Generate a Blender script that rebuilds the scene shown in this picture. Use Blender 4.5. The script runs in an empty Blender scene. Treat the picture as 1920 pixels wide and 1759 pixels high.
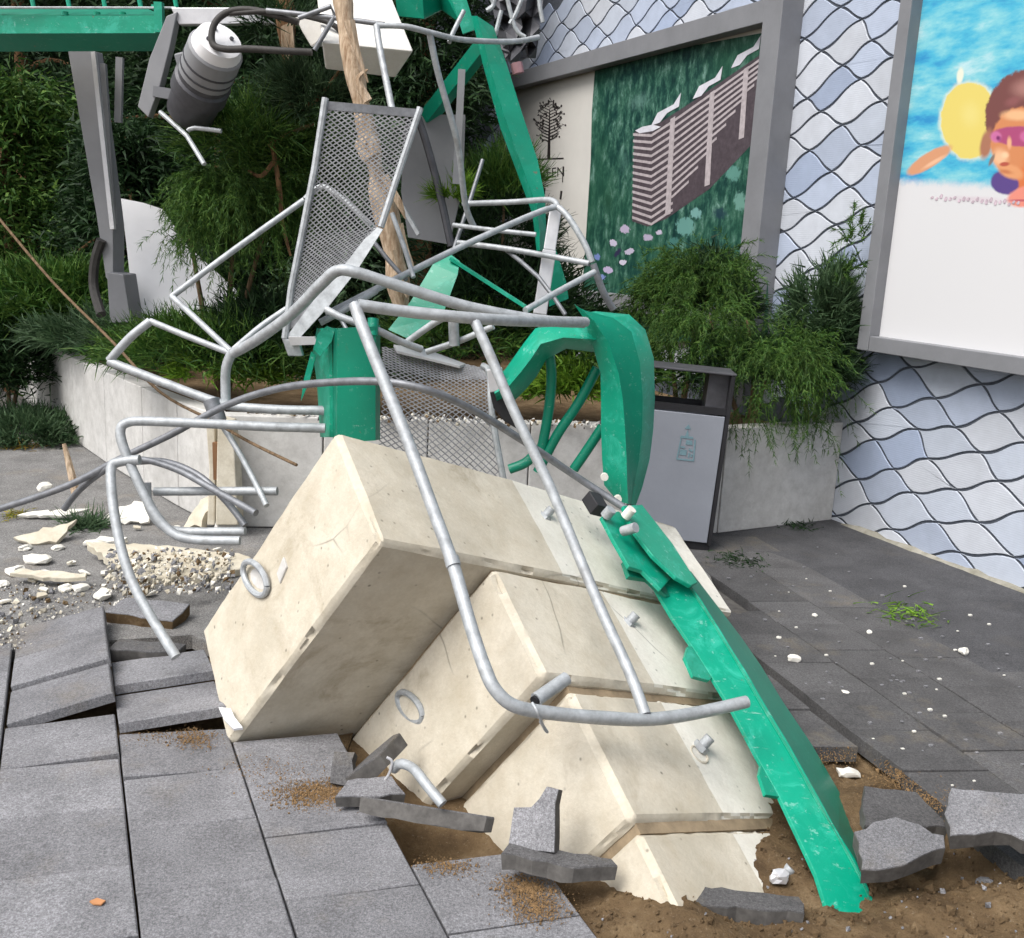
import bpy, bmesh, math, random
import numpy as np
from mathutils import Vector as V, Matrix, noise

S = bpy.context.scene
# ------------------------------------------------------------------ camera
CW, CH, FPX = 1920.0, 1759.0, 1900.0
PITCH, ROLL = math.radians(12.6), math.radians(3.0)
CAM = V((0, 0, 1.6))
FWD = V((0, math.cos(PITCH), -math.sin(PITCH)))
_u0 = V((0, math.sin(PITCH), math.cos(PITCH)))
_r0 = V((1, 0, 0))
RGT = math.cos(ROLL) * _r0 + math.sin(ROLL) * _u0
UPV = -math.sin(ROLL) * _r0 + math.cos(ROLL) * _u0
cd = bpy.data.cameras.new('camera')
cam = bpy.data.objects.new('camera', cd)
S.collection.objects.link(cam)
cd.sensor_fit = 'HORIZONTAL'; cd.sensor_width = 36.0
cd.lens = 36.0 * FPX / CW
cd.clip_start = 0.05; cd.clip_end = 400
mw = Matrix.Identity(4)
for i in range(3):
    mw[i][0] = RGT[i]; mw[i][1] = UPV[i]; mw[i][2] = -FWD[i]; mw[i][3] = CAM[i]
cam.matrix_world = mw
S.camera = cam
S.render.resolution_x = 1024; S.render.resolution_y = 938

# ------------------------------------------------------------------ light
SUN_DIR = V((-0.50, -0.45, 1.0)).normalized()      # towards the bright part of the overcast sky
w = bpy.data.worlds.new('World'); S.world = w; w.use_nodes = True
nt = w.node_tree; nt.nodes.clear()
out = nt.nodes.new('ShaderNodeOutputWorld'); bg = nt.nodes.new('ShaderNodeBackground')
sky = nt.nodes.new('ShaderNodeTexSky'); sky.sky_type = 'NISHITA'; sky.sun_disc = False
sky.sun_elevation = math.asin(SUN_DIR.z)
sky.sun_rotation = math.atan2(SUN_DIR.x, SUN_DIR.y)
sky.dust_density = 4.0; sky.air_density = 1.0
hs = nt.nodes.new('ShaderNodeHueSaturation'); hs.inputs['Saturation'].default_value = 0.38
nt.links.new(sky.outputs[0], hs.inputs['Color'])
nt.links.new(hs.outputs[0], bg.inputs[0]); bg.inputs[1].default_value = 0.115
nt.links.new(bg.outputs[0], out.inputs[0])
sd = bpy.data.lights.new('sun', 'SUN'); sd.energy = 1.5; sd.angle = math.radians(38); sd.color = (1.0, 0.97, 0.92)
so = bpy.data.objects.new('sun', sd); S.collection.objects.link(so)
so.rotation_euler = (-SUN_DIR).to_track_quat('-Z', 'Y').to_euler()
S.view_settings.view_transform = 'Standard'; S.view_settings.look = 'None'
S.view_settings.gamma = 1; S.view_settings.use_curve_mapping = False
S.view_settings.exposure = 0.88

# ------------------------------------------------------------------ helpers
def ray(x, y):
    return FWD + (x - CW / 2) / FPX * RGT - (y - CH / 2) / FPX * UPV
def at(x, y, Y):
    d = ray(x, y); return CAM + d * (Y / d.y)
def gnd(x, y, z=0.0):
    d = ray(x, y); return CAM + d * ((z - CAM.z) / d.z)
def onplane(x, y, P, n):
    d = ray(x, y); return CAM + d * ((P - CAM).dot(n) / d.dot(n))
def proj(P):
    q = P - CAM; z = q.dot(FWD)
    return (CW / 2 + FPX * q.dot(RGT) / z, CH / 2 - FPX * q.dot(UPV) / z)
def inpoly(x, y, poly):
    c = False; j = len(poly) - 1
    for i in range(len(poly)):
        xi, yi = poly[i]; xj, yj = poly[j]
        if (yi > y) != (yj > y) and x < (xj - xi) * (y - yi) / (yj - yi) + xi: c = not c
        j = i
    return c
rnd = random.Random(11)
nrng = np.random.default_rng(5)

class MB:
    def __init__(s): s.v = []; s.f = []; s.m = []; s.cur = 0
    def add(s, vs, fs):
        o = len(s.v); s.v += [tuple(p) for p in vs]
        for f in fs: s.f.append([o + i for i in f]); s.m.append(s.cur)
    def box(s, c, ax, half):
        c = V(c); a = [V(ax[i]).normalized() * half[i] for i in range(3)]
        vs = [c + a[0] * i + a[1] * j + a[2] * k for i in (-1, 1) for j in (-1, 1) for k in (-1, 1)]
        s.add(vs, [(0, 1, 3, 2), (4, 6, 7, 5), (0, 4, 5, 1), (2, 3, 7, 6), (0, 2, 6, 4), (1, 5, 7, 3)])
    def bar(s, a, b, wd, th, up=V((0, 0, 1))):
        a = V(a); b = V(b); d = (b - a); L = d.length; d.normalize()
        sd_ = d.cross(V(up));
        if sd_.length < 1e-4: sd_ = d.cross(V((0, 1, 0)))
        sd_.normalize(); n = sd_.cross(d)
        s.box((a + b) / 2, (d, sd_, n), (L / 2, wd / 2, th / 2))
    def prism(s, poly, off):
        n = len(poly); off = V(off)
        vs = [V(p) for p in poly] + [V(p) + off for p in poly]
        fs = [tuple(range(n)), tuple(range(2 * n - 1, n - 1, -1))]
        fs += [(i, i + n, (i + 1) % n + n, (i + 1) % n) for i in range(n)]
        s.add(vs, fs)
    def pebble(s, P, r, rg):
        ax_ = V((rg.uniform(-1, 1), rg.uniform(-1, 1), rg.uniform(-1, 1))).normalized(); bx_ = ax_.orthogonal().normalized(); cx_ = ax_.cross(bx_)
        j = lambda: r * rg.uniform(.55, 1.15)
        P = V(P); k = rg.uniform(.45, .8)
        s.add([P + ax_ * j(), P - ax_ * j(), P + bx_ * j(), P - bx_ * j(), P + cx_ * j() * k, P - cx_ * j() * k], [(0, 2, 4), (2, 1, 4), (1, 3, 4), (3, 0, 4), (2, 0, 5), (1, 2, 5), (3, 1, 5), (0, 3, 5)])
    def poly(s, poly): s.add([V(p) for p in poly], [tuple(range(len(poly)))])
    def tube(s, pts, r, seg=10, sub=5, cap=True, wob=0.0):
        P = [V(p) for p in pts]
        rr = r if isinstance(r, (list, tuple)) else [r] * len(P)
        if sub > 1 and len(P) > 2:
            Q = []; R = []
            for i in range(len(P) - 1):
                p0 = P[max(i - 1, 0)]; p1 = P[i]; p2 = P[i + 1]; p3 = P[min(i + 2, len(P) - 1)]
                for k in range(sub):
                    t = k / sub
                    Q.append(0.5 * ((2 * p1) + (p2 - p0) * t + (2 * p0 - 5 * p1 + 4 * p2 - p3) * t * t + (3 * p1 - p0 - 3 * p2 + p3) * t ** 3))
                    R.append(rr[i] * (1 - t) + rr[i + 1] * t)
            Q.append(P[-1]); R.append(rr[-1]); P = Q; rr = R
        d0 = (P[1] - P[0]).normalized()
        n = d0.orthogonal().normalized(); rings = []
        for i, p in enumerate(P):
            d = (P[min(i + 1, len(P) - 1)] - P[max(i - 1, 0)]).normalized()
            n = (n - d * n.dot(d)); n.normalize(); b = d.cross(n)
            w_ = 1 + (wob * (noise.noise(p * 9)) if wob else 0)
            rings.append([p + (n * math.cos(2 * math.pi * k / seg) + b * math.sin(2 * math.pi * k / seg)) * rr[i] * w_ for k in range(seg)])
        vs = [q for ring in rings for q in ring]; fs = []
        for i in range(len(rings) - 1):
            for k in range(seg):
                a = i * seg + k; b2 = i * seg + (k + 1) % seg
                fs.append((a, b2, b2 + seg, a + seg))
        if cap:
            fs.append(tuple(range(seg - 1, -1, -1))); o = (len(rings) - 1) * seg
            fs.append(tuple(o + k for k in range(seg)))
        s.add(vs, fs)
    def loft(s, rows, th=None, nrm=None):
        """rows of equal length; th extrudes along nrm"""
        m = len(rows[0]); n = len(rows)
        vs = [V(p) for r in rows for p in r]
        fs = [(i * m + k, i * m + k + 1, (i + 1) * m + k + 1, (i + 1) * m + k) for i in range(n - 1) for k in range(m - 1)]
        if th:
            o = len(vs); vs += [p - V(nrm) * th for p in vs]
            fs2 = [tuple(o + q for q in reversed(f)) for f in fs]
            bd = [k for k in range(m)] + [i * m + m - 1 for i in range(1, n)] + [(n - 1) * m + k for k in range(m - 2, -1, -1)] + [i * m for i in range(n - 2, 0, -1)]
            fs += fs2 + [(bd[i], bd[i] + o, bd[(i + 1) % len(bd)] + o, bd[(i + 1) % len(bd)]) for i in range(len(bd))]
        s.add(vs, fs)

def link(name, me, parent=None, loc=None):
    o = bpy.data.objects.new(name, me); S.collection.objects.link(o)
    if parent is not None: o.parent = parent
    if loc is not None: o.location = loc
    return o
def obj(name, mb, mat, parent=None, smooth=False, label=None, bevel=0, recalc=True):
    """links the shapes collected in mb as one object; vertices are in world space"""
    me = bpy.data.meshes.new(name)
    org = V((0, 0, 0))
    if parent is not None: org = parent['_w'] if '_w' in parent else V((0, 0, 0)); org = V(org)
    elif mb.v:
        a = np.array(mb.v); org = V(((a[:, 0].min() + a[:, 0].max()) / 2, (a[:, 1].min() + a[:, 1].max()) / 2, a[:, 2].min()))
    me.from_pydata([(p[0] - org.x, p[1] - org.y, p[2] - org.z) for p in mb.v], [], mb.f)
    for m in (mat if isinstance(mat, (list, tuple)) else [mat]): me.materials.append(m)
    if any(mb.m): me.polygons.foreach_set('material_index', mb.m)
    if recalc or bevel:
        bm = bmesh.new(); bm.from_mesh(me)
        if recalc: bmesh.ops.recalc_face_normals(bm, faces=bm.faces)
        if bevel:
            es = [e for e in bm.edges if len(e.link_faces) == 2 and e.calc_face_angle(0) > 0.5]
            bmesh.ops.bevel(bm, geom=es, offset=bevel, segments=2, profile=0.5, affect='EDGES', clamp_overlap=True)
        bm.to_mesh(me); bm.free()
    if smooth:
        me.polygons.foreach_set('use_smooth', [True] * len(me.polygons))
        try: me.set_sharp_from_angle(angle=math.radians(40))
        except Exception: pass
    o = link(name, me, parent)
    if parent is None: o.location = org
    else: o['_w'] = list(org)
    if parent is None: o['_w'] = list(org)
    if label: o['label'] = label
    return o
def tag(o, label, cat, group=None):
    o['label'] = label; o['category'] = cat
    if group: o['group'] = group
    return o
def thing(name, loc, label, cat, group=None):
    o = bpy.data.objects.new(name, None); S.collection.objects.link(o)
    o.location = loc; o['_w'] = list(loc); o.empty_display_size = 0.1
    return tag(o, label, cat, group)
def struct(o): o['kind'] = 'structure'; return o
def stuff(o): o['kind'] = 'stuff'; return o
def qmesh(name, Q, mat, parent=None, org=None):
    """Q: (N,4,3) numpy quads in world space"""
    Q = np.asarray(Q, np.float32); n = len(Q)
    if parent is not None: org = V(parent['_w'])
    elif org is None: org = V((float(Q[..., 0].mean()), float(Q[..., 1].mean()), float(Q[..., 2].min())))
    Q = Q - np.array(org, np.float32)
    me = bpy.data.meshes.new(name)
    me.vertices.add(n * 4); me.vertices.foreach_set('co', Q.reshape(-1))
    me.loops.add(n * 4); me.loops.foreach_set('vertex_index', np.arange(n * 4, dtype=np.int32))
    me.polygons.add(n); me.polygons.foreach_set('loop_start', np.arange(0, n * 4, 4, dtype=np.int32))
    try: me.polygons.foreach_set('loop_total', np.full(n, 4, np.int32))
    except Exception: pass
    me.materials.append(mat); me.update(calc_edges=True)
    o = link(name, me, parent)
    if parent is None: o.location = org
    o['_w'] = list(org)
    return o

# ------------------------------------------------------------------ materials
def new_mat(name, rough=0.8, metal=0.0, spec=0.3):
    m = bpy.data.materials.new(name); m.use_nodes = True
    b = m.node_tree.nodes['Principled BSDF']
    b.inputs['Roughness'].default_value = rough; b.inputs['Metallic'].default_value = metal
    b.inputs['Specular IOR Level'].default_value = spec
    return m, m.node_tree, b
def N(nt, t, **kw):
    n = nt.nodes.new(t)
    for k, v in kw.items():
        if k in n.inputs.keys(): n.inputs[k].default_value = v
        else: setattr(n, k, v)
    return n
def coords(nt, kind='Object'):
    return N(nt, 'ShaderNodeTexCoord').outputs[kind]
def world_co(nt):
    return N(nt, 'ShaderNodeNewGeometry').outputs['Position']
def noi(nt, vec, scale, detail=5, rough=0.6, dist=0.0):
    n = N(nt, 'ShaderNodeTexNoise'); n.inputs['Scale'].default_value = scale; n.inputs['Detail'].default_value = detail
    n.inputs['Roughness'].default_value = rough; n.inputs['Distortion'].default_value = dist
    nt.links.new(vec, n.inputs['Vector']); return n.outputs['Fac']
def ramp(nt, fac, stops, interp='LINEAR'):
    r = N(nt, 'ShaderNodeValToRGB'); r.color_ramp.interpolation = interp
    e = r.color_ramp.elements
    while len(e) < len(stops): e.new(0.5)
    for i, (p, c) in enumerate(stops):
        e[i].position = p; e[i].color = (c, c, c, 1) if isinstance(c, (int, float)) else (*c, 1)
    nt.links.new(fac, r.inputs[0]); return r.outputs[0]
def mix(nt, fac, a, b, mode='MIX'):
    m = N(nt, 'ShaderNodeMix'); m.data_type = 'RGBA'; m.blend_type = mode
    for s_, v in ((m.inputs[0], fac), (m.inputs[6], a), (m.inputs[7], b)):
        if hasattr(v, 'is_linked'): nt.links.new(v, s_)
        elif isinstance(v, (int, float)): s_.default_value = v if s_ == m.inputs[0] else (v, v, v, 1)
        else: s_.default_value = (*v, 1)
    return m.outputs[2]
def bump(nt, b, h, st=0.3, dist=0.01):
    n = N(nt, 'ShaderNodeBump'); n.inputs['Strength'].default_value = st; n.inputs['Distance'].default_value = dist
    nt.links.new(h, n.inputs['Height']); nt.links.new(n.outputs[0], b.inputs['Normal'])
def setc(nt, b, c): nt.links.new(c, b.inputs['Base Color'])
def vor(nt, vec, scale, feat='F1'):
    n = N(nt, 'ShaderNodeTexVoronoi'); n.feature = feat; n.inputs['Scale'].default_value = scale
    nt.links.new(vec, n.inputs['Vector']); return n

def m_concrete(name, light, dark, stain, pores=True, dirt=0.35, rough=0.92):
    m, t, b = new_mat(name, rough, 0, 0.15); c = world_co(t)
    col = ramp(t, noi(t, c, 3.2, 6, .62), [(.33, dark), (.62, light)])
    col = mix(t, ramp(t, noi(t, c, 14, 5, .7), [(.42, 0.0), (.7, dirt)]), col, stain)
    col = mix(t, ramp(t, noi(t, c, 90, 3, .7), [(.35, .16), (.6, 0.0)]), col, tuple(x * .72 for x in dark))
    if pores:
        ck = vor(t, mix(t, .12, c, N(t, 'ShaderNodeTexNoise', Scale=3.0).outputs['Color']), 1.7, 'DISTANCE_TO_EDGE')
        cm = N(t, 'ShaderNodeMath'); cm.operation = 'MULTIPLY'; t.links.new(ramp(t, ck.outputs['Distance'], [(.0, .7), (.006, 0.0)]), cm.inputs[0]); t.links.new(ramp(t, noi(t, c, 1.6, 2, .5), [(.56, 0.0), (.62, 1.0)]), cm.inputs[1])
        col = mix(t, cm.outputs[0], col, tuple(x * .35 for x in dark))
        v = vor(t, c, 30); col = mix(t, ramp(t, noi(t, c, 2.1, 7, .75, .8), [(.57, 0.0), (.70, .55)]), col, tuple(.8 * x for x in stain)); sel = N(t, 'ShaderNodeSeparateColor'); t.links.new(v.outputs['Color'], sel.inputs[0]); mm_ = N(t, 'ShaderNodeMath'); mm_.operation = 'MULTIPLY'; t.links.new(ramp(t, sel.outputs[0], [(.70, 0.0), (.95, 1.0)]), mm_.inputs[0]); t.links.new(ramp(t, v.outputs['Distance'], [(.06, .85), (.20, 0.0)]), mm_.inputs[1]); col = mix(t, mm_.outputs[0], col, tuple(x * .38 for x in dark))
    setc(t, b, col)
    h = noi(t, c, 60, 6, .7); bump(t, b, h, .35, .006); return m
def m_granite(name, base, var=0.35, tint=(.30, .25, .17), dirt=.5):
    m, t, b = new_mat(name, .85, 0, .25); c = world_co(t)
    oi = N(t, 'ShaderNodeObjectInfo').outputs['Random']
    sp = ramp(t, noi(t, c, 260, 2, .8), [(.36, tuple(x * (1 - var) for x in base)), (.5, base), (.64, tuple(min(1, x * (1 + var)) for x in base))])
    sp = mix(t, .8, sp, ramp(t, noi(t, c, 120, 3, .7), [(.35, .62), (.65, 1.25)]), 'MULTIPLY')
    sp = mix(t, 1.0, sp, ramp(t, noi(t, c, 5, 4, .65), [(.32, .76), (.68, 1.14)]), 'MULTIPLY')
    sp = mix(t, 1.0, sp, ramp(t, oi, [(0, .82), (1, 1.14)]), 'MULTIPLY')
    sp = mix(t, ramp(t, noi(t, c, 2.3, 6, .7), [(.55, 0.0), (.78, dirt)]), sp, tint)
    v = vor(t, c, 9); sp = mix(t, ramp(t, v.outputs['Distance'], [(.05, .45), (.12, 0.0)]), sp, tuple(x * .45 for x in base))
    setc(t, b, sp); bump(t, b, noi(t, c, 180, 4, .8), .45, .004); return m
def m_paint(name, col, chip, amt=.5, rough=.42, faded=None):
    m, t, b = new_mat(name, rough, 0, .45); c = world_co(t)
    cc = ramp(t, noi(t, c, 5, 5, .65), [(.3, tuple(x * .82 for x in col)), (.65, col)])
    if faded: cc = mix(t, ramp(t, noi(t, c, 9, 6, .75, .6), [(.52, 0.0), (.66, .75)]), cc, faded)
    cc = mix(t, ramp(t, noi(t, c, 30, 6, .75), [(.625 - .03 * amt, 0.0), (.64, amt)]), cc, chip)
    mp = N(t, 'ShaderNodeMapping'); mp.inputs['Rotation'].default_value = (.5, .3, .6); mp.inputs['Scale'].default_value = (1, 9, 5); t.links.new(c, mp.inputs[0])
    cc = mix(t, ramp(t, noi(t, mp.outputs[0], 11, 5, .8), [(.635, 0.0), (.66, .55)]), cc, tuple(.5 * x + .5 * y for x, y in zip(chip, (.4, .45, .43))))
    cc = mix(t, ramp(t, noi(t, c, 17, 7, .8), [(.64, 0.0), (.665, .75)]), cc, (.16, .10, .07))
    st = noi(t, c, 2.0, 4, .6)
    cc = mix(t, ramp(t, st, [(.55, 0.0), (.8, .3)]), cc, (.10, .10, .07))
    setc(t, b, cc); bump(t, b, noi(t, c, 45, 4, .6), .12, .004); return m
def m_steel(name, col=(.43, .455, .475), rust=.35, rough=.55, metal=.3):
    m, t, b = new_mat(name, rough, metal, .4); c = world_co(t)
    cc = ramp(t, noi(t, c, 26, 5, .7), [(.3, tuple(x * .68 for x in col)), (.7, tuple(min(1, x * 1.18) for x in col))])
    cc = mix(t, ramp(t, noi(t, c, 7, 6, .7), [(.58, 0.0), (.75, rust)]), cc, (.20, .15, .11))
    setc(t, b, cc); bump(t, b, noi(t, c, 120, 3, .6), .15, .002); return m
def m_plain(name, col, rough=.8, var=.2, scale=6, metal=0.0, spec=.3):
    m, t, b = new_mat(name, rough, metal, spec); c = world_co(t)
    setc(t, b, ramp(t, noi(t, c, scale, 5, .65), [(.3, tuple(x * (1 - var) for x in col)), (.7, tuple(min(1, x * (1 + var)) for x in col))]))
    bump(t, b, noi(t, c, scale * 12, 4, .6), .15, .004); return m
def m_leaf(name, a, b_, c_, rough=.6):
    m, t, b = new_mat(name, rough, 0, .25)
    g = N(t, 'ShaderNodeNewGeometry'); c = world_co(t)
    cc = ramp(t, g.outputs['Random Per Island'], [(0.0, a), (.5, b_), (1.0, c_)])
    cc = mix(t, 1.0, cc, ramp(t, noi(t, c, 4.5, 3, .6), [(.3, .6), (.7, 1.35)]), 'MULTIPLY')
    setc(t, b, cc)
    tr = N(t, 'ShaderNodeBsdfTranslucent'); t.links.new(cc, tr.inputs[0])
    mx = N(t, 'ShaderNodeMixShader'); mx.inputs[0].default_value = .22
    o = t.nodes['Material Output']; t.links.new(b.outputs[0], mx.inputs[1]); t.links.new(tr.outputs[0], mx.inputs[2]); t.links.new(mx.outputs[0], o.inputs[0])
    return m
def m_soil(name):
    m, t, b = new_mat(name, .97, 0, .1); c = world_co(t)
    cc = ramp(t, noi(t, c, 7, 7, .7), [(.3, (.085, .056, .032)), (.52, (.165, .112, .062)), (.72, (.27, .195, .115))])
    cc = mix(t, ramp(t, noi(t, c, 95, 3, .8), [(.6, 0.0), (.74, .55)]), cc, (.36, .30, .22))
    cc = mix(t, ramp(t, noi(t, c, 140, 3, .8), [(.3, .5), (.42, 0.0)]), cc, (.04, .028, .018))
    setc(t, b, cc); bump(t, b, noi(t, c, 70, 7, .75), .9, .012); return m
def m_wood(name, a, b_):
    m, t, b = new_mat(name, .85, 0, .2); c = world_co(t)
    mp = N(t, 'ShaderNodeMapping'); mp.inputs['Scale'].default_value = (1, 1, .16); t.links.new(c, mp.inputs[0])
    setc(t, b, ramp(t, noi(t, mp.outputs[0], 60, 6, .7), [(.32, a), (.62, b_)])); bump(t, b, noi(t, mp.outputs[0], 90, 5, .7), .8, .01); return m
def m_clad(name, col):
    m, t, b = new_mat(name, .55, 0, .35); c = world_co(t)
    oi = N(t, 'ShaderNodeObjectInfo').outputs['Random']
    cc = ramp(t, noi(t, c, 11, 5, .6), [(.3, tuple(x * .93 for x in col)), (.7, tuple(min(1, x * 1.05) for x in col))])
    cc = mix(t, 1.0, cc, ramp(t, oi, [(0, .9), (1, 1.06)]), 'MULTIPLY')
    cc = mix(t, ramp(t, noi(t, c, 3, 6, .7), [(.56, 0.0), (.8, .3)]), cc, tuple(x * .7 for x in col))
    setc(t, b, cc)
    wv = N(t, 'ShaderNodeTexWave'); wv.bands_direction = 'Z'; wv.inputs['Scale'].default_value = 26; wv.inputs['Distortion'].default_value = 1.2
    wv.inputs['Detail'].default_value = 2; t.links.new(c, wv.inputs['Vector'])
    bump(t, b, wv.outputs['Fac'], .10, .006); return m

MT = {}
MT['conc'] = m_concrete('ballast_concrete', (.64, .592, .495), (.49, .447, .36), (.36, .29, .19), True, .30)
MT['conc_band'] = m_concrete('ballast_concrete_pale', (.80, .775, .70), (.70, .675, .60), (.40, .35, .27), True, .22)
MT['conc_grey'] = m_concrete('planter_concrete', (.66, .65, .63), (.54, .53, .51), (.25, .24, .22), False, .35)
MT['plaster'] = m_plain('white_plaster', (.72, .70, .64), .9, .16, 9)
MT['plaster_warm'] = m_concrete('cream_plaster', (.66, .62, .52), (.52, .47, .37), (.30, .24, .16), False, .4)
MT['tile'] = m_granite('grey_granite', (.215, .215, .228), .30, (.25, .205, .14), .38)
MT['tile_dark'] = m_granite('dark_granite', (.103, .101, .103), .24, (.21, .175, .12), .7)
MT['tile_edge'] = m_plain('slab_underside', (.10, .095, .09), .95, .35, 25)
MT['asph'] = m_granite('asphalt', (.094, .094, .10), .3, (.13, .115, .09), .3)
MT['packing'] = m_plain('brown_packing_timber', (.26, .20, .13), .9, .35, 12)
MT['dirty_mortar'] = m_concrete('dirty_mortar', (.36, .345, .30), (.24, .23, .19), (.12, .11, .07), False, .6)
MT['gravel'] = m_granite('dusty_asphalt', (.255, .25, .245), .5, (.30, .25, .19), .55)
MT['soil'] = m_soil('soil')
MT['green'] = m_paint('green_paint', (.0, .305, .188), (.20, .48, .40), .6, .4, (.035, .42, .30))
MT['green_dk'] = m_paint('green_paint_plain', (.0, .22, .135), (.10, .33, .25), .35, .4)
MT['galv'] = m_steel('galvanised_steel')
MT['galv_dk'] = m_steel('dark_and_shaded_steel', (.24, .25, .27), .3, .5, .5)
MT['mesh'] = m_steel('galvanised_mesh', (.30, .305, .32), .2, .55, .35)
MT['cable'] = m_plain('cable_rubber', (.05, .047, .045), .6, .3, 20)
MT['frame'] = m_plain('grey_frame_paint', (.175, .18, .195), .45, .10, 4, 0, .4)
MT['frame_b'] = m_plain('billboard_grey_paint', (.20, .205, .22), .5, .10, 4, 0, .4)
MT['frame_l'] = m_plain('light_grey_paint', (.25, .255, .27), .5, .10, 4, 0, .4)
MT['black'] = m_plain('black_steel', (.022, .022, .025), .5, .3, 8)
MT['bin'] = m_plain('bin_grey_panel', (.25, .266, .305), .5, .05, 5, 0, .35)
MT['white_conc'] = m_concrete('whitewashed_concrete', (.80, .79, .76), (.68, .66, .62), (.5, .46, .38), False, .2)
MT['white'] = m_plain('white_paint', (.82, .82, .84), .55, .07, 3)
MT['joint'] = m_plain('dark_joint_mortar', (.075, .085, .105), .9, .25, 30)
MT['wood'] = m_wood('splintered_wood', (.24, .15, .085), (.62, .49, .36))
MT['bark'] = m_wood('brown_bark', (.09, .05, .028), (.27, .15, .075))
MT['twig'] = m_wood('twig_bark', (.09, .06, .035), (.22, .15, .09))
MT['fol_d'] = m_leaf('dark_evergreen', (.008, .026, .009), (.018, .046, .015), (.038, .08, .026))
MT['fol_m'] = m_leaf('mid_green_threads', (.022, .07, .012), (.05, .12, .02), (.11, .19, .035))
MT['fol_l'] = m_leaf('bright_green_leaves', (.06, .14, .012), (.12, .25, .02), (.22, .36, .04))
MT['fol_g'] = m_leaf('grey_green_needles', (.025, .06, .025), (.05, .095, .042), (.09, .15, .07))
MT['metal_w'] = m_plain('pale_aluminium', (.60, .60, .62), .4, .12, 9, .3, .4)
MT['motor'] = m_plain('dark_motor_housing', (.085, .085, .095), .5, .3, 9, .3)
CL = [m_clad('cladding_%s' % n, c) for n, c in (('white', (.53, .56, .62)), ('pale_blue', (.41, .465, .58)), ('ice', (.47, .515, .60)), ('blue', (.33, .39, .52)))]
# ================================================================== SETTING
# ---- ground and soil
def crater(x, y):
    z = -.035
    z -= .10 * math.exp(-((x - 1.15) / .22) ** 2 - ((y - 2.62) / .16) ** 2)     # hole behind the beam foot
    z -= .10 * math.exp(-((x + .12) / .25) ** 2 - ((y - 2.62) / .18) ** 2)      # hole under the tipped slab
    z += .02 * math.exp(-((x - 1.0) / .5) ** 2 - ((y - 2.08) / .14) ** 2)
    z -= .05 * math.exp(-((x - .85) / .22) ** 2 - ((y - 2.42) / .12) ** 2)      # thrown-up soil along the front
    z += .05 * math.exp(-((x - 1.42) / .16) ** 2 - ((y - 2.36) / .12) ** 2)
    z += .05 * math.exp(-((x - .44) / .16) ** 2 - ((y - 2.17) / .09) ** 2)
    if x < .28: z -= .03 * min(1, (.28 - x) / .15)
    if y > 2.75: z -= .03 * min(1, (y - 2.75) / .2)
    return z
def soil_z(x, y):
    z = crater(x, y)
    k = 1.0 if x > .25 else .5
    z += k * (.032 * noise.fractal(V((x * 5, y * 5, 1)), 1.0, 2.0, 4) + .016 * abs(noise.noise(V((x * 24, y * 24, 3)))) + .008 * noise.noise(V((x * 60, y * 60, 3))))
    return min(z, -.012) if (x < .28 or y > 2.7) else z
mb = MB()
xs = list(np.arange(-.5, 2.6, .018)); ys = list(np.arange(1.35, 3.5, .018))
for j, y in enumerate(ys):
    for i, x in enumerate(xs): mb.v.append((x, y, soil_z(x, y)))
nx = len(xs)
for j in range(len(ys) - 1):
    for i in range(nx - 1):
        a = j * nx + i; mb.f.append([a, a + 1, a + nx + 1, a + nx]); mb.m.append(0)
struct(obj('soil', mb, MT['soil'], smooth=True, recalc=False))
mb = MB(); zz = -.082
x0, x1, y0, y1 = xs[0], xs[-1], ys[0], ys[-1]
for q in ([(-120, -60), (x0, -60), (x0, 200), (-120, 200)], [(x1, -60), (120, -60), (120, 200), (x1, 200)],
          [(x0, -60), (x1, -60), (x1, y0), (x0, y0)], [(x0, y1), (x1, y1), (x1, 200), (x0, 200)]):
    mb.poly([(a, b, zz) for a, b in q])
struct(obj('ground', mb, MT['soil'], recalc=False))

# ---- dusty asphalt on the left and behind
mb = MB()
def u2(a): return V((math.cos(math.radians(a)), math.sin(math.radians(a)), 0))
LU, LV = u2(17), u2(114)
Lo = gnd(217, 1340)                                     # an origin on the second joint line
gl = [(-40, 3.35), (-1.9, 3.60), (-1.25, 3.82), (-.9, 3.55), (-.3, 3.5), (.3, 3.55), (1.0, 4.3), (1.1, 6.0), (-2.6, 9), (-9, 30), (-40, 30)]
mb.prism([(a, b, -.006) for a, b in gl], (0, 0, -.06))
struct(obj('road', mb, MT['gravel']))

# ---- wall frame
W0 = gnd(1560, 975); W1 = gnd(1920, 1110)
WE = (W0 - W1); WE.z = 0; WE.normalize()                # runs away to the left
WN = V((-WE.y, WE.x, 0));
if WN.dot(CAM - W0) < 0: WN = -WN
def wp(s, z, off=0.0): return W0 + WE * s + WN * off + V((0, 0, z))
def wpx(x, y, off=0.0):
    P = onplane(x, y, W0 + WN * off, WN); return (P - W0).dot(WE), P.z
def wpt(x, y, off=0.0): s, z = wpx(x, y, off); return wp(s, z, off)

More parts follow.
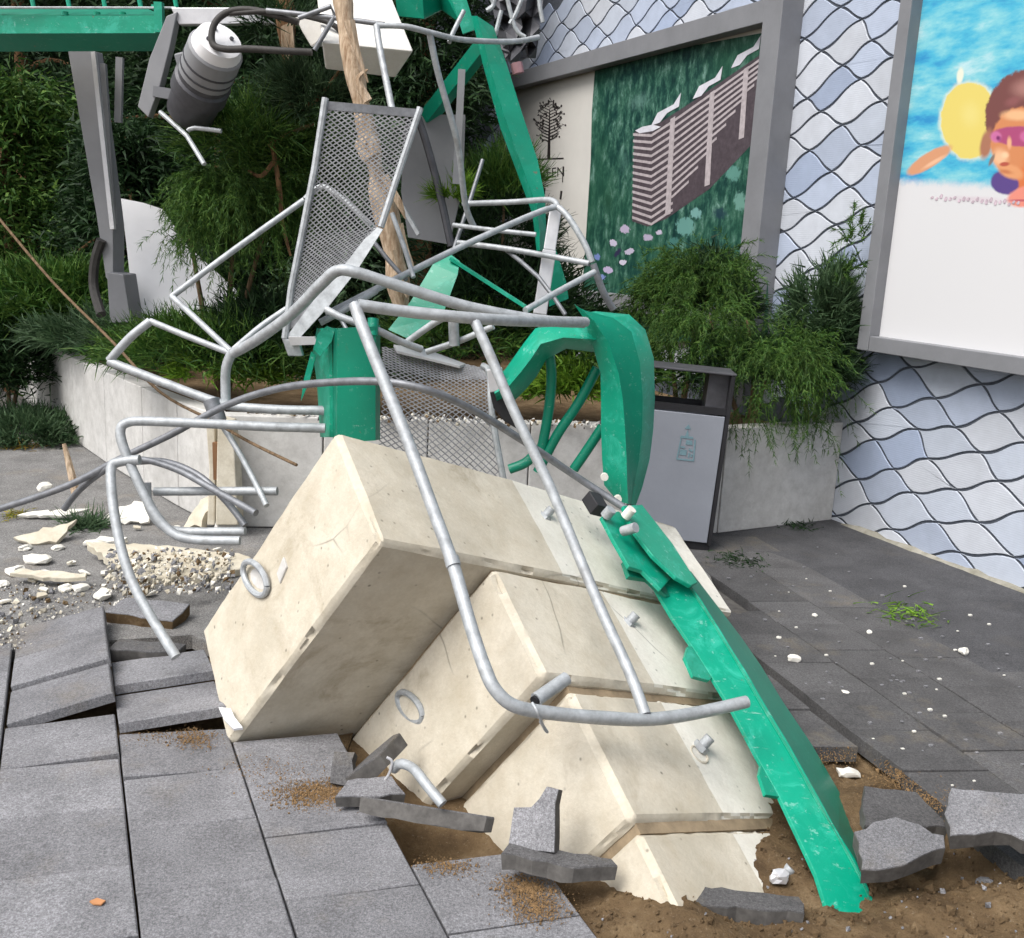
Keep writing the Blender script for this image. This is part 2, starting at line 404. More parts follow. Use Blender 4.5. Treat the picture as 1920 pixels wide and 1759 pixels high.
# ---- pavement
pave = thing('pavement', (0, 0, 0), '', ''); del pave['label']; del pave['category']; struct(pave)
def tile_mesh(name, U, Vv, a, b, th, mat, mat2, gap=.003, ch=.004):
    def pt(i, j, z, k): return U * (a * i + k * (1 if i < .5 else -1)) + Vv * (b * j + k * (1 if j < .5 else -1)) + V((0, 0, z))
    vs = [pt(i, j, z, k) - U * a / 2 - Vv * b / 2 for z, k in ((-th, gap), (-ch, gap), (0, gap + ch)) for i, j in ((0, 0), (1, 0), (1, 1), (0, 1))]
    fs = [(3, 2, 1, 0), (8, 9, 10, 11)]
    for r in (0, 4): fs += [(r + i, r + (i + 1) % 4, r + (i + 1) % 4 + 4, r + i + 4) for i in range(4)]
    me = bpy.data.meshes.new(name); me.from_pydata([tuple(v) for v in vs], [], fs)
    me.materials.append(mat); me.materials.append(mat2)
    me.polygons[0].material_index = 1
    me.update(); return me
TA, TB = .338, .288
tm_l = tile_mesh('paving_slab', LU, LV, TA, TB, .036, MT['tile'], MT['tile_edge'])
areaL = [(-700, 1222), (-60, 1215), (60, 1190), (190, 1150), (210, 1225), (400, 1222), (432, 1365), (612, 1362), (640, 1470), (690, 1530), (705, 1580), (905, 1570), (945, 1650), (1010, 1690), (1075, 1790), (1120, 2600), (-1500, 2600)]
# tilt overrides: pixel of slab centre -> (raise of the right edge, raise of the near edge, lift)
tilt = [((120, 1215), .085, -.010, .036), ((120, 1290), .085, .016, .040), ((125, 1378), .022, .006, .006), ((310, 1290), .030, .036, .038), ((330, 1395), -.012, .006, .0),
        ((530, 1420), .0, .0, -.004), ((340, 1485), .006, 0, 0), ((820, 1640), -.02, .012, -.01), ((560, 1510), .004, .006, 0), ((610, 1620), .0, .0, .0)]
nt_ = 0
for i in range(-14, 6):
    offs = {0: .0, 1: .5, -1: .35}.get(i % 2 if i % 2 else 0, .0)
    stag = [0.0, .36, .05, .55][i % 4]
    for j in range(-6, 12):
        c = Lo + LU * (TA * (i + .5)) - LV * (TB * (j + stag))
        if c.y < .4: continue
        px, py = proj(c)
        if (c - CAM).dot(FWD) < .1 or not inpoly(px, py, areaL): continue
        if px < -500 or py > 2300: continue
        o = link('paving_slab', tm_l, pave, c + V((0, 0, rnd.uniform(-.0025, .0025))))
        tx, ty, lf = rnd.uniform(-.004, .004), rnd.uniform(-.004, .004), 0
        best = None
        for (qx, qy), a_, b_, l_ in tilt:
            d = math.hypot(px - qx, (py - qy) * 1.4)
            if d < 62 and (best is None or d < best[0]): best = (d, a_, b_, l_)
        if best: tx, ty, lf = best[1], best[2], best[3]
        rotm = Matrix.Rotation(math.atan2(tx, TA), 3, LV) if False else Matrix.Rotation(-tx / TA, 3, LV.normalized())
        rotm = Matrix.Rotation(-ty / TB, 3, LU) @ rotm
        if best is None: rotm = Matrix.Rotation(rnd.uniform(-.006, .006), 3, V((0, 0, 1))) @ rotm
        o.rotation_euler = rotm.to_euler(); o.location.z += lf; nt_ += 1
RU, RV = u2(9), u2(106.5)
Ro = gnd(1535, 1335)
RA, RB = .303, .295
tm_r = tile_mesh('paving_slab', RU, RV, RA, RB, .055, MT['tile_dark'], MT['tile_edge'], .0012, .002)
edge_px = [(1500, 1040), (1542, 1060), (1640, 1130), (1730, 1168), (1850, 1228), (1920, 1264), (2300, 1450)]
areaR = [(1300, 1010), (1420, 1010)] + edge_px + [(2400, 1760), (1990, 1660), (1900, 1570), (1790, 1530), (1760, 1500), (1400, 1212), (1330, 1120)]
areaR2 = [(1400, 1235), (1440, 1250), (1540, 1318), (1628, 1392), (1560, 1412), (1440, 1400), (1380, 1300)]
for i in range(-3, 9):
    for j in range(-9, 8):
        c = Ro + RU * (RA * (i + .5)) + RV * (RB * (j + [0, .42, .12, .6][i % 4]))
        px, py = proj(c); in1 = inpoly(px, py, areaR); in2 = inpoly(px, py, areaR2)
        if c.y < 1.2 or not (in1 or in2): continue
        if i < 0 and not in2: continue
        o = link('paving_slab', tm_r, pave, c + V((0, 0, .0)))
        k = max(0, 1 - (c - V((1.1, 3.1, 0))).length / 1.3)
        o.rotation_euler = (rnd.uniform(-.004, .004) - (.05 * k if (j % 2) else -.012 * k), rnd.uniform(-.004, .004) + (.03 * k), rnd.uniform(-.006, .006))
        o.location += RU * (.026 if i >= 0 else -.014); o.location.z += rnd.uniform(-.002, .002) + .004 * k
# bed under the right slabs
mb = MB()
bp = [gnd(x, y, -.05) for x, y in [(1300, 1010), (1420, 1010), (1920, 1262), (2500, 1560), (2100, 1600), (1945, 1470), (1772, 1480), (1415, 1235), (1330, 1120)]]
mb.prism(bp, (0, 0, -.04)); struct(obj('slab_bed', mb, MT['tile_edge']))
# asphalt strip along the wall
mb = MB()
L1 = [gnd(x, y, -.003) for x, y in [(1310, 1035), (1400, 1030)] + [(x - 75, y + 2) for x, y in edge_px]]
far = [wp(-6.0, .004, 0), wp(1.2, .004, 0)]
mb.prism(L1 + far, (0, 0, -.07)); struct(obj('asphalt_strip', mb, MT['asph']))

# ---- clad wall with wavy lozenge tiles
wall = thing('clad_wall', wp(0, 0), 'pale blue and white wall clad in wavy lozenge tiles with dark joints', 'wall')
mb = MB()
mb.prism([wp(-7, -.1, -.006), wp(9, -.1, -.006), wp(9, 5.2, -.006), wp(-7, 5.2, -.006)], WN * -.3)
obj('backing', mb, MT['joint'], wall)
VA, VB = V((-.275, .122, 0)), V((-.178, -.112, 0))      # the two slanting directions of the cladding (along the wall, up)
def tv(i, j):
    r = random.Random(i * 7919 + j * 104729)
    return VA * i + VB * j + V((r.uniform(-.035, .035) + .03 * math.sin(j * .9), .40 + r.uniform(-.022, .022) + .03 * math.sin(i * 1.1 + j * .5), 0))
def edge(p, q, A, n=9):
    d = q - p; nn = V((-d.y, d.x, 0)); return [p + d * (k / n) + nn * (A * math.sin(2 * math.pi * k / n)) for k in range(n)]
nw = 0
for j in range(-40, 30):
    for i in range(-30, 34):
        a, b, c, d = tv(i, j), tv(i + 1, j), tv(i + 1, j + 1), tv(i, j + 1)
        ce = (a + b + c + d) / 4
        if ce.x > 5.6 or ce.x < -3.6 or ce.y < -.12 or ce.y > 3.7: continue
        if ce.y < .62 and ce.x > .35: continue               # behind the planter
        px, py = proj(wp(ce.x, ce.y))
        if -2.4 < ce.x < -.66 and ce.y > 1.22: continue        # behind the right billboard
        if .95 < ce.x < 3.3 and 1.0 < ce.y < 2.05: continue   # behind the middle billboard
        if px < 690 or px > 2420 or py < -150: continue
        A1 = .034 + .008 * math.sin(i * 2.1 + j); A2 = -.024 + .008 * math.cos(i + j * 1.7)
        ring = edge(a, b, A1) + edge(b, c, A2) + [q for q in reversed(edge(d, c, A1)[1:] + [c])] + [q for q in reversed(edge(a, d, A2)[1:] + [d])]
        # inset
        m = len(ring); ins = []
        for k in range(m):
            p0, p1, p2 = ring[k - 1], ring[k], ring[(k + 1) % m]
            t = (p2 - p0);
            if t.length < 1e-6: ins.append(p1); continue
            t.normalize(); ins.append(p1 + V((-t.y, t.x, 0)) * .0072)
        mb = MB()
        org = V(wall['_w'])
        base = [wp(q.x, q.y, -.005) for q in ring and ins]; 
        mid_ = [wp(q.x, q.y, -.001) for q in ins]
        top = [wp(q.x + (ce.x - q.x) * .018, q.y + (ce.y - q.y) * .03, .002) for q in ins]
        vs = base + mid_ + top; fs = [tuple(range(2 * m, 3 * m))]
        for r_ in (0, m): fs += [(r_ + k, r_ + (k + 1) % m, r_ + (k + 1) % m + m, r_ + k + m) for k in range(m)]
        mb.add(vs, fs); nw += 1
        o = obj('tile', mb, CL[rnd.choices([0, 1, 2, 3], [.42, .24, .22, .12])[0]], wall)
# rough mortar line at the wall foot
mb = MB(); pr = []
for k in range(60):
    s = -4.2 + k * .072
    if s > -.02: break
    h = .018 + .03 * noise.noise(V((s * 5, 0, 0))) + .02 * noise.noise(V((s * 22, 0, 0)))
    wdt = .03 + .03 * noise.noise(V((s * 7, 4, 0)))
    pr.append([wp(s, -.02, .0), wp(s, max(.004, h), .002), wp(s, max(.003, h * .5), .012 + wdt * .5), wp(s, -.02, .03 + wdt)])
mb.loft(pr); obj('mortar_foot', mb, MT['dirty_mortar'], wall, smooth=True)

# ---- planter
pl = [V((-5.2, 10.2, 0)), gnd(80, 785), gnd(140, 826), gnd(200, 868), gnd(270, 912), gnd(335, 950), V((-1.60, 5.33, 0))]
pr_ = gnd(1345, 1000); ple = wp(.0, 0, .0)
front = [V((-1.60, 5.33, 0)) + (pr_ - V((-1.60, 5.33, 0))) * (k / 5) for k in range(1, 6)] + [ple]
path = pl + front
planter = thing('planter', (0, 5.5, 0), 'long low grey concrete planter bed running up to the tiled wall', 'planter')
PH = .62; PT = .11
def offs(P, i):
    a = P[max(i - 1, 0)]; b = P[min(i + 1, len(P) - 1)]; d = (b - a); d.z = 0; d.normalize(); return V((-d.y, d.x, 0))
for i in range(len(path) - 1):
    a, b = path[i], path[i + 1]; na, nb = offs(path, i), offs(path, i + 1)
    if i == 6: na = (b - a).normalized(); na = V((-na.y, na.x, 0))
    d = (b - a).normalized() * .0035
    mb = MB(); h = PH + .004 * (i % 2)
    mb.prism([a + d, b - d, b - d + nb * PT, a + d + na * PT], (0, 0, h))
    obj('wall_panel', mb, MT['conc_grey'], planter, bevel=.006)
mb = MB()
ip = [p + offs(path, i) * (PT - .01) for i, p in enumerate(path)]
back = [wp(5.5, 0, .0), V((-3.5, 13, 0))]
mb.prism([V((p.x, p.y, .2)) for p in ip + back], (0, 0, .30)); struct(obj('planter_soil', mb, MT['soil']))
# broken planter corner: slab of cream render leaning at the corner

# ================================================================== BALLAST BLOCKS
bD = V((-.84726, 2.98271, .01186)); bL = V((.74900, .58989, -.30170)); bW = V((.52481, -.25025, .81360)); bT = V((-.40444, .76773, .49702))
BT, BW = .476, .920
def bp(l, w_, t): return bD + bL * l + bW * w_ + bT * t
def side(x, y, w_=BW):                                  # pixel on a plane parallel to the bolted side face
    return onplane(x, y, bp(0, w_, 0), bW)
def side_l(x, y, w_=BW):
    P = side(x, y, w_) - bD; return P.dot(bL), w_, P.dot(bT)
def ballast(profile, t0, t1, lip, seed, taper=0.0, step=.024):
    """profile: (l, w) outline seen along the stack; lip: inset step at the lower rim"""
    bm = bmesh.new(); n = len(profile)
    cl = sum(p[0] for p in profile) / n; cw = sum(p[1] for p in profile) / n
    rings = []
    lv = [(t0, lip), (t0 + .034, lip), (t0 + .036, 0), (t1, -taper)] if lip else [(t0, 0), (t1, -taper)]
    for t, ins in lv:
        rings.append([bm.verts.new((l + (ins if l < cl else -ins) * 1.0, w_ + (ins if w_ < cw else -ins), t)) for l, w_ in profile])
    bm.faces.new(list(reversed(rings[0]))); bm.faces.new(rings[-1])
    for a, b in zip(rings, rings[1:]):
        for i in range(n): bm.faces.new((a[i], a[(i + 1) % n], b[(i + 1) % n], b[i]))
    bmesh.ops.recalc_face_normals(bm, faces=bm.faces)
    es = [e for e in bm.edges if e.calc_face_angle(0) > .5]
    bmesh.ops.bevel(bm, geom=es, offset=.019, segments=3, profile=.5, affect='EDGES', clamp_overlap=True)
    for ax in range(3):
        co = [v.co[ax] for v in bm.verts]; a, b = min(co), max(co); k = int((b - a) / step)
        nn = V((0, 0, 0)); nn[ax] = 1
        for q in range(1, k):
            c = V((0, 0, 0)); c[ax] = a + (b - a) * q / k + .0007
            bmesh.ops.bisect_plane(bm, geom=bm.verts[:] + bm.edges[:] + bm.faces[:], plane_co=c, plane_no=nn)
    bmesh.ops.triangulate(bm, faces=[f for f in bm.faces if len(f.verts) > 4])
    bm.normal_update()
    # edges worn: vertices whose faces disagree sit on a rim
    for v in bm.verts:
        fn = [f.normal for f in v.link_faces]
        rim = min((a.dot(v.normal) for a in fn), default=1)
        p = v.co + V((seed, seed * 2, 0))
        d = .0020 * noise.noise(p * 16) + .004 * noise.noise(p * 4) - .0035 * max(0, noise.noise(p * 34) - .35)
        if rim < .97:
            c = noise.noise(p * 13) * .75 + noise.noise(p * 37) * .6
            d -= .003 + .032 * max(0, c - .12)
        v.co += v.normal * d
    for v in bm.verts: v.co = bp(*v.co)
    bmesh.ops.recalc_face_normals(bm, faces=bm.faces)
    me = bpy.data.meshes.new('block'); bm.to_mesh(me); bm.free()
    return me
def prof(l0, l1, w0, w1, ridge, drop=.012, cut=.0):
    return [(l0 + cut, w0), (l1, w0), (l1, w1 - drop * 1.6), (ridge + .34, w1 - drop), (ridge, w1), (l0, w1)] + ([(l0, w0 + cut * .9)] if cut else [])
specs = [
    ('topmost cream concrete ballast block, pushed out to the left over the others', prof(0.0, 1.70, -.06, BW, .74, .012), -.008, .482, .0, 1),
    ('second cream concrete ballast block from the top, under the overhanging one', prof(.41, 1.62, -.30, BW - .004, .90, .012), -.445, -.022, .0, 7),
    ('third cream concrete ballast block down, behind the curved pipe end', prof(.50, 1.62, -.30, BW - .016, .90, .012), -.890, -.470, .0, 13),
    ('lowest cream concrete ballast block, half sunk in brown soil', prof(.50, 1.62, -.30, BW - .022, .90, .012), -1.45, -.916, .0, 19)]
blocks = []
for lab, pf, t0, t1, lip, sdd in specs:
    me = ballast(pf, t0, t1, lip, sdd)
    t = thing('ballast_block', bp(.8, 0, (t0 + t1) / 2), lab, 'concrete block', 'concrete ballast blocks of the fallen crane')
    o = link('block', me, t)
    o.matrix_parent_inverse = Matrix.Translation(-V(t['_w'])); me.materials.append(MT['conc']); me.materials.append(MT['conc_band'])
    # the side face beyond the ridge takes the paler concrete
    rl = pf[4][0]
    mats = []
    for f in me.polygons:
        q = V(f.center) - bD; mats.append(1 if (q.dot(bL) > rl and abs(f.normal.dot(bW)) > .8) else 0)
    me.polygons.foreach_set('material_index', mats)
    me.polygons.foreach_set('use_smooth', [True] * len(me.polygons))
    try: me.set_sharp_from_angle(angle=math.radians(28))
    except Exception: pass
    blocks.append(t)
# anchor bolts on the side faces
for k, (px, py) in enumerate([(1018, 972), (1175, 1172), (1312, 1405), (1462, 1652)]):
    l, w_, tt = side_l(px, py, BW - .015)
    c = bp(l, BW - .03, tt); d = (bW + bL * .35 + bT * .25).normalized()
    mb = MB(); mb.tube([c, c + d * .062], .0165, 12, 1); mb.tube([c + d * .012, c + d * .030], .026, 6, 1)
    o = obj('anchor_bolt', mb, MT['galv'], blocks[k], smooth=True)
    mb = MB(); r_ = [(math.cos(a) * .034, math.sin(a) * .03) for a in np.linspace(0, 2 * math.pi, 14)]
    mb.tube([bp(l - .015 + x, BW - .016, tt - .018 + y) for x, y in r_], .004, 6, 1)
    obj('collar', mb, MT['conc'], o, smooth=True)
# timber packing strips closing the joints between the blocks
for k, l0, tt in ((1, .42, -.015), (2, .505, -.458), (3, .505, -.903)):
    mb = MB(); mb.prism([bp(l0 + .018, -.3, tt - .016), bp(l0 + .018, BW - .03, tt - .016), bp(1.58, BW - .03, tt - .016), bp(1.58, -.3, tt - .016)], bT * .034)
    obj('packing_strip', mb, MT['packing'], blocks[k])
# lifting loops and plates on the end faces
for k, l0, w_, tt, sc in ((0, 0.0, .345, .365, 1.0), (1, .425, .37, -.14, .8)):
    mb = MB(); pts = [bp(l0 - .006 - .022 * sc * (1 + math.sin(a)) * .5, w_ + sc * (.050 * math.cos(a) + .034 * math.sin(a)), tt + sc * (-.080 * math.cos(a) + .034 * math.sin(a))) for a in np.linspace(0, 2 * math.pi, 17)]
    mb.tube(pts, .0105, 8, 2); obj('lifting_loop', mb, MT['galv'], blocks[k], smooth=True)
    mb = MB(); mb.prism([bp(l0 - .002, w_ + sc * (.052 * math.cos(a) + .030 * math.sin(a)) * .7, tt + sc * (-.082 * math.cos(a) + .030 * math.sin(a)) * .7) for a in np.linspace(0, 2 * math.pi, 13)[:-1]], bL * .01); obj('recess', mb, MT['conc_grey'], blocks[k])
    mb = MB(); q = (.475, .285) if k == 0 else (.515, -.205)
    mb.box(bp(l0 - .002 + (0 if k else 0), q[0], q[1]), (bL, bW * .8 + bT * .3, bT), (.006, .030, .022)); obj('cast_plate', mb, MT['conc_grey'], blocks[k], bevel=.003)

# ================================================================== GREEN LEG BEAM
beam = thing('steel_beam', gnd(1600, 1675, -.1), 'green painted angle steel leg beam lying down the slope of the blocks into soil', 'steel beam')
def edge3(pts, w_): return [side(x, y, w_) for x, y in pts]
lf = edge3([(1205, 1062), (1238, 1120), (1262, 1160), (1300, 1215), (1330, 1262), (1372, 1330), (1420, 1420), (1462, 1495), (1502, 1580), (1530, 1640), (1546, 1690), (1556, 1730)], BW + .085)
rg = edge3([(1278, 1080), (1302, 1115), (1325, 1150), (1362, 1210), (1394, 1262), (1430, 1325), (1478, 1405), (1528, 1495), (1572, 1572), (1606, 1632), (1632, 1690), (1646, 1730)], BW + .135)
rt = edge3([(1296, 1074), (1322, 1108), (1348, 1142), (1392, 1200), (1428, 1252), (1468, 1318), (1522, 1398), (1574, 1488), (1608, 1562), (1634, 1620), (1656, 1685), (1668, 1725)], BW + .05)
mb = MB(); mb.loft([[a, a.lerp(b, .5), b] for a, b in zip(lf, rg)], .012, bW)
obj('flange', mb, MT['green'], beam, bevel=.002)
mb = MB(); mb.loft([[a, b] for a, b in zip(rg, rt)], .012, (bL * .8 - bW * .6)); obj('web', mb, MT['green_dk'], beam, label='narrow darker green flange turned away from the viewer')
for tabp in ([(1290, 1212), (1318, 1212), (1345, 1258), (1330, 1276), (1300, 1268), (1284, 1232)], [(1428, 1430), (1452, 1436), (1474, 1482), (1462, 1494), (1436, 1490), (1424, 1452)]):
    mb = MB(); mb.prism([side(x, y, BW + .084) for x, y in tabp], -bW * .012); obj('weld_tab', mb, MT['green'], beam)
mb = MB()                                               # weld bead along the ridge
mb.tube([p + bW * .003 for p in rg], .0065, 6, 3, wob=.5); obj('weld_bead', mb, MT['green'], beam, smooth=True)
# bracket bolted over the upper end
br = thing('steel_bracket', side(1190, 1010), 'folded green fishplate bolted over the upper end of the leg beam', 'bracket')
mb = MB(); mb.prism([side(x, y, BW + .13) for x, y in [(1128, 968), (1160, 958), (1240, 1040), (1262, 1080), (1240, 1105), (1205, 1070), (1180, 1062), (1150, 1010)]], -bW * .016); obj('plate', mb, MT['green'], br, bevel=.003)
mb = MB(); mb.prism([side(x, y, BW + .17) for x, y in [(1168, 948), (1204, 946), (1262, 1020), (1308, 1092), (1296, 1098), (1268, 1082), (1225, 1042), (1185, 990)]], -bW * .016); obj('plate', mb, MT['green'], br, bevel=.003)
mb = MB(); mb.prism([side(x, y, BW + .10) for x, y in [(1170, 1050), (1230, 1062), (1300, 1108), (1290, 1122), (1250, 1118), (1215, 1085), (1180, 1080)]], -bW * .02); obj('plate', mb, MT['green_dk'], br, bevel=.003)
mb = MB(); c = side(1116, 945, BW + .10); mb.box(c, (bT, bL, bW), (.038, .030, .025)); obj('box_end', mb, MT['black'], br, bevel=.004)
mb = MB(); c = side(1182, 958, BW + .20); mb.tube([c - bW * .03, c + bW * .01], .018, 10, 1); obj('bolt_head', mb, MT['plaster'], br, smooth=True)
mb = MB(); c = side(1178, 985, BW + .19); mb.tube([c - bW * .03, c + bW * .02 - bT * .03], .018, 10, 1); obj('bolt', mb, MT['galv'], br, smooth=True)
mb = MB(); c = side(1135, 968, BW + .14); mb.tube([c, c + bW * .035], .020, 10, 1); obj('bolt_stub', mb, MT['galv'], br, smooth=True)

# ================================================================== GREEN BENT MEMBER
bent = thing('bent_beam', at(1175, 950, 4.0), 'green steel member bent over into a tall hook beside the litter bin', 'bent beam')
Yb = 3.95
def bump_(v): return v
def rows3(pp, Y, dy): return [at(x, y, Y + dy) for x, y in pp]
c1 = [(1076, 570), (1094, 596), (1112, 650), (1126, 700), (1127, 745), (1127, 800), (1129, 860), (1133, 910), (1158, 940)]
c2 = [(1088, 578), (1114, 602), (1140, 640), (1160, 700), (1168, 750), (1172, 805), (1175, 860), (1176, 910), (1178, 945)]
c3 = [(1104, 586), (1150, 596), (1184, 622), (1200, 680), (1205, 745), (1204, 805), (1198, 862), (1188, 915), (1184, 946)]
c4 = [(1118, 584), (1180, 590), (1210, 618), (1226, 672), (1228, 745), (1225, 805), (1218, 862), (1204, 915), (1192, 948)]
mb = MB(); mb.loft([[at(a[0], a[1], Yb - .02), at(b[0], b[1], Yb - .10)] for a, b in zip(c1, c2)], .010, V((0, -1, 0))); obj('flange', mb, MT['green'], bent, smooth=True)
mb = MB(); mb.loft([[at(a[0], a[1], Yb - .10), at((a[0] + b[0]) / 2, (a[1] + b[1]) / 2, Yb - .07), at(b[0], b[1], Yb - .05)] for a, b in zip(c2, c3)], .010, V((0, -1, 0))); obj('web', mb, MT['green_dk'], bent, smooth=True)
mb = MB(); mb.loft([[at(a[0], a[1], Yb - .05), at(b[0], b[1], Yb + .02)] for a, b in zip(c3, c4)], .010, V((0, -1, 0))); obj('flange', mb, MT['green'], bent, smooth=True)
# arm bent forward-left
ar_t = [(1108, 612), (1050, 612), (1004, 616), (985, 640), (965, 668), (948, 692), (921, 716)]
ar_b = [(1128, 662), (1062, 654), (1024, 674), (1006, 706), (986, 730), (962, 754), (934, 760)]
mb = MB(); mb.loft([[at(a[0], a[1], Yb + .02), at((a[0]+b[0])/2, (a[1]+b[1])/2, Yb - .05), at(b[0], b[1], Yb + .06)] for a, b in zip(ar_t, ar_b)], .012, V((0, -1, 0))); obj('arm', mb, MT['green'], bent, smooth=True)
mb = MB(); mb.loft([[at(a[0], a[1] + 1, Yb + .03), at(b[0], b[1] - 2, Yb + .34)] for a, b in zip(ar_t[:6], [(1115, 605), (1055, 604), (1015, 612), (1000, 640), (985, 660), (965, 680)])], .012, V((0, 0, 1))); obj('arm_top', mb, MT['green_dk'], bent, smooth=True)
for pts in ([(1028, 650), (1034, 700), (1030, 760), (1018, 830), (1008, 862)], [(1120, 690), (1085, 755), (1045, 815), (1008, 885)], [(1130, 800), (1100, 845), (1076, 880)], [(1004, 850), (985, 868), (955, 880)]):
    mb = MB(); mb.tube([at(x, y, Yb + .10 + .002 * k) for k, (x, y) in enumerate(pts)], .021, 10, 4); obj('strut', mb, MT['green_dk'], bent, smooth=True)
mb = MB(); c = at(930, 712, Yb - .03); mb.box(c, (V((1, 0, .2)), V((0, 1, 0)), V((-.2, 0, 1))), (.03, .012, .045)); obj('torn_lug', mb, MT['metal_w'], bent, bevel=.004)
mb = MB(); mb.prism([at(x, y, Yb + .02) for x, y in [(918, 735), (940, 728), (968, 770), (970, 805), (945, 790), (925, 765)]], V((0, .06, 0))); obj('pivot_block', mb, MT['black'], bent, bevel=.004)
mb = MB()
for x, y in ((1133, 893), (1158, 934)):
    c = at(x, y, Yb - .12); mb.tube([c, c + V((0, -.02, 0))], .015, 10, 1)
obj('bolt_head', mb, MT['plaster'], bent, smooth=True)

# ================================================================== GREEN UPRIGHT CHANNEL behind the top block
ch = thing('steel_channel', at(660, 800, 3.75), 'torn green steel channel standing up behind the topmost block', 'steel channel')
Yc = 3.7
mb = MB(); mb.loft([[at(624, y, Yc + .05), at(632, y, Yc - .02), at(670, y - 2, Yc - .05), at(704, y - 4, Yc - .03), at(712, y - 6, Yc + .05)] for y in (616, 640, 700, 760, 830)], .012, V((0, -1, 0))); obj('web', mb, MT['green_dk'], ch, smooth=True)
mb = MB(); mb.loft([[at(x0_, y, Yc + .05), at(x1_, y, Yc + .22)] for x0_, x1_, y in ((622, 600, 616), (623, 592, 660), (624, 600, 720), (624, 606, 820))], .012, V((1, 0, 0))); obj('flange', mb, MT['green'], ch)
mb = MB(); mb.prism([at(x, y, Yc + .02) for x, y in [(612, 612), (628, 618), (622, 640), (600, 668), (588, 655), (596, 625)]], V((0, .012, 0))); obj('torn_edge', mb, MT['green'], ch)
mb = MB(); mb.prism([at(x, y, Yc + .06) for x, y in [(583, 660), (592, 668), (580, 715), (564, 752), (570, 710)]], V((0, .012, 0))); obj('torn_edge', mb, MT['green'], ch)
mb = MB(); mb.tube([at(698, 630, Yc - .02), at(700, 598, Yc)], .02, 10, 1); obj('pin', mb, MT['green'], ch, smooth=True)
mb = MB(); mb.prism([at(x, y, Yc + .12) for x, y in [(540, 632), (590, 632), (596, 646), (545, 648)]], V((0, .02, 0))); obj('end_plate', mb, MT['metal_w'], ch)

# ================================================================== TALL GREEN ANGLE BEAM in the back
tall = thing('steel_beam', at(1010, 480, 5.6), 'long green angle steel beam leaning up in front of the tree logo poster', 'steel beam')
tl = [(884, 30), (905, 120), (938, 240), (972, 330), (998, 400), (1003, 440), (1006, 470)]
tr_ = [(905, 40), (930, 120), (960, 200), (1000, 300), (1020, 370), (1022, 430), (1018, 470)]
tm_ = [(895, 30), (917, 120), (945, 215), (980, 315), (1006, 385), (1012, 435), (1012, 470)]
Yt = [5.4, 5.3, 5.2, 5.1, 5.0, 4.95, 4.9]
rr_ = [(925, 50), (950, 120), (975, 200), (1008, 300), (1022, 370), (1024, 430), (1020, 470)]
mb = MB(); mb.loft([[at(*a, Y), at(*b, Y - .08)] for a, b, Y in zip(tl, tm_, Yt)], .012, V((0, -1, 0))); obj('flange', mb, MT['green'], tall)
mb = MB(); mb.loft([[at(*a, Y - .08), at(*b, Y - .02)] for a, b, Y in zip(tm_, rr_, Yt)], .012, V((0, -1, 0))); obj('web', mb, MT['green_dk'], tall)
mb = MB(); mb.prism([at(x, y, 4.85) for x, y in [(1040, 460), (1062, 530), (1066, 560), (1030, 575), (1028, 500)]], V((0, .015, 0))); obj('foot_plate', mb, MT['green'], tall)
dg = thing('steel_brace', at(800, 215, 5.6), 'dark green diagonal brace running down left from the tall green beam', 'brace')
mb = MB(); mb.bar(at(795, 220, 5.7), at(900, 85, 5.4), .07, .012, V((0, -1, .4))); mb.bar(at(808, 228, 5.72), at(912, 95, 5.42), .012, .07, V((0, -1, .4))); obj('angle', mb, MT['green_dk'], dg)
sb = thing('steel_brace', at(740, 620, 4.3), 'green brace plate slanting up behind the ladder, right of the mesh panel', 'brace')
mb = MB(); mb.loft([[at(728, 618, 4.25), at(775, 640, 4.2)], [at(770, 565, 4.3), at(830, 590, 4.25)], [at(812, 495, 4.4), at(858, 515, 4.35)], [at(835, 470, 4.45), at(862, 490, 4.4)]], .012, V((0, -1, 0))); obj('plate', mb, MT['green'], sb)
mb = MB(); mb.bar(at(845, 485, 4.4), at(985, 575, 4.3), .028, .012); obj('tie_bar', mb, MT['green'], sb)

wpst = thing('white_post', at(1015, 580, 4.75), 'slim white steel post standing in front of the tree logo poster', 'post')
mb = MB(); mb.bar(at(1012, 590, 4.7), at(1030, 470, 4.75), .062, .04, V((0, -1, 0))); mb.bar(at(1030, 470, 4.75), at(1043, 385, 4.8), .055, .03, V((0, -1, 0))); obj('shaft', mb, MT['metal_w'], wpst, bevel=.004)
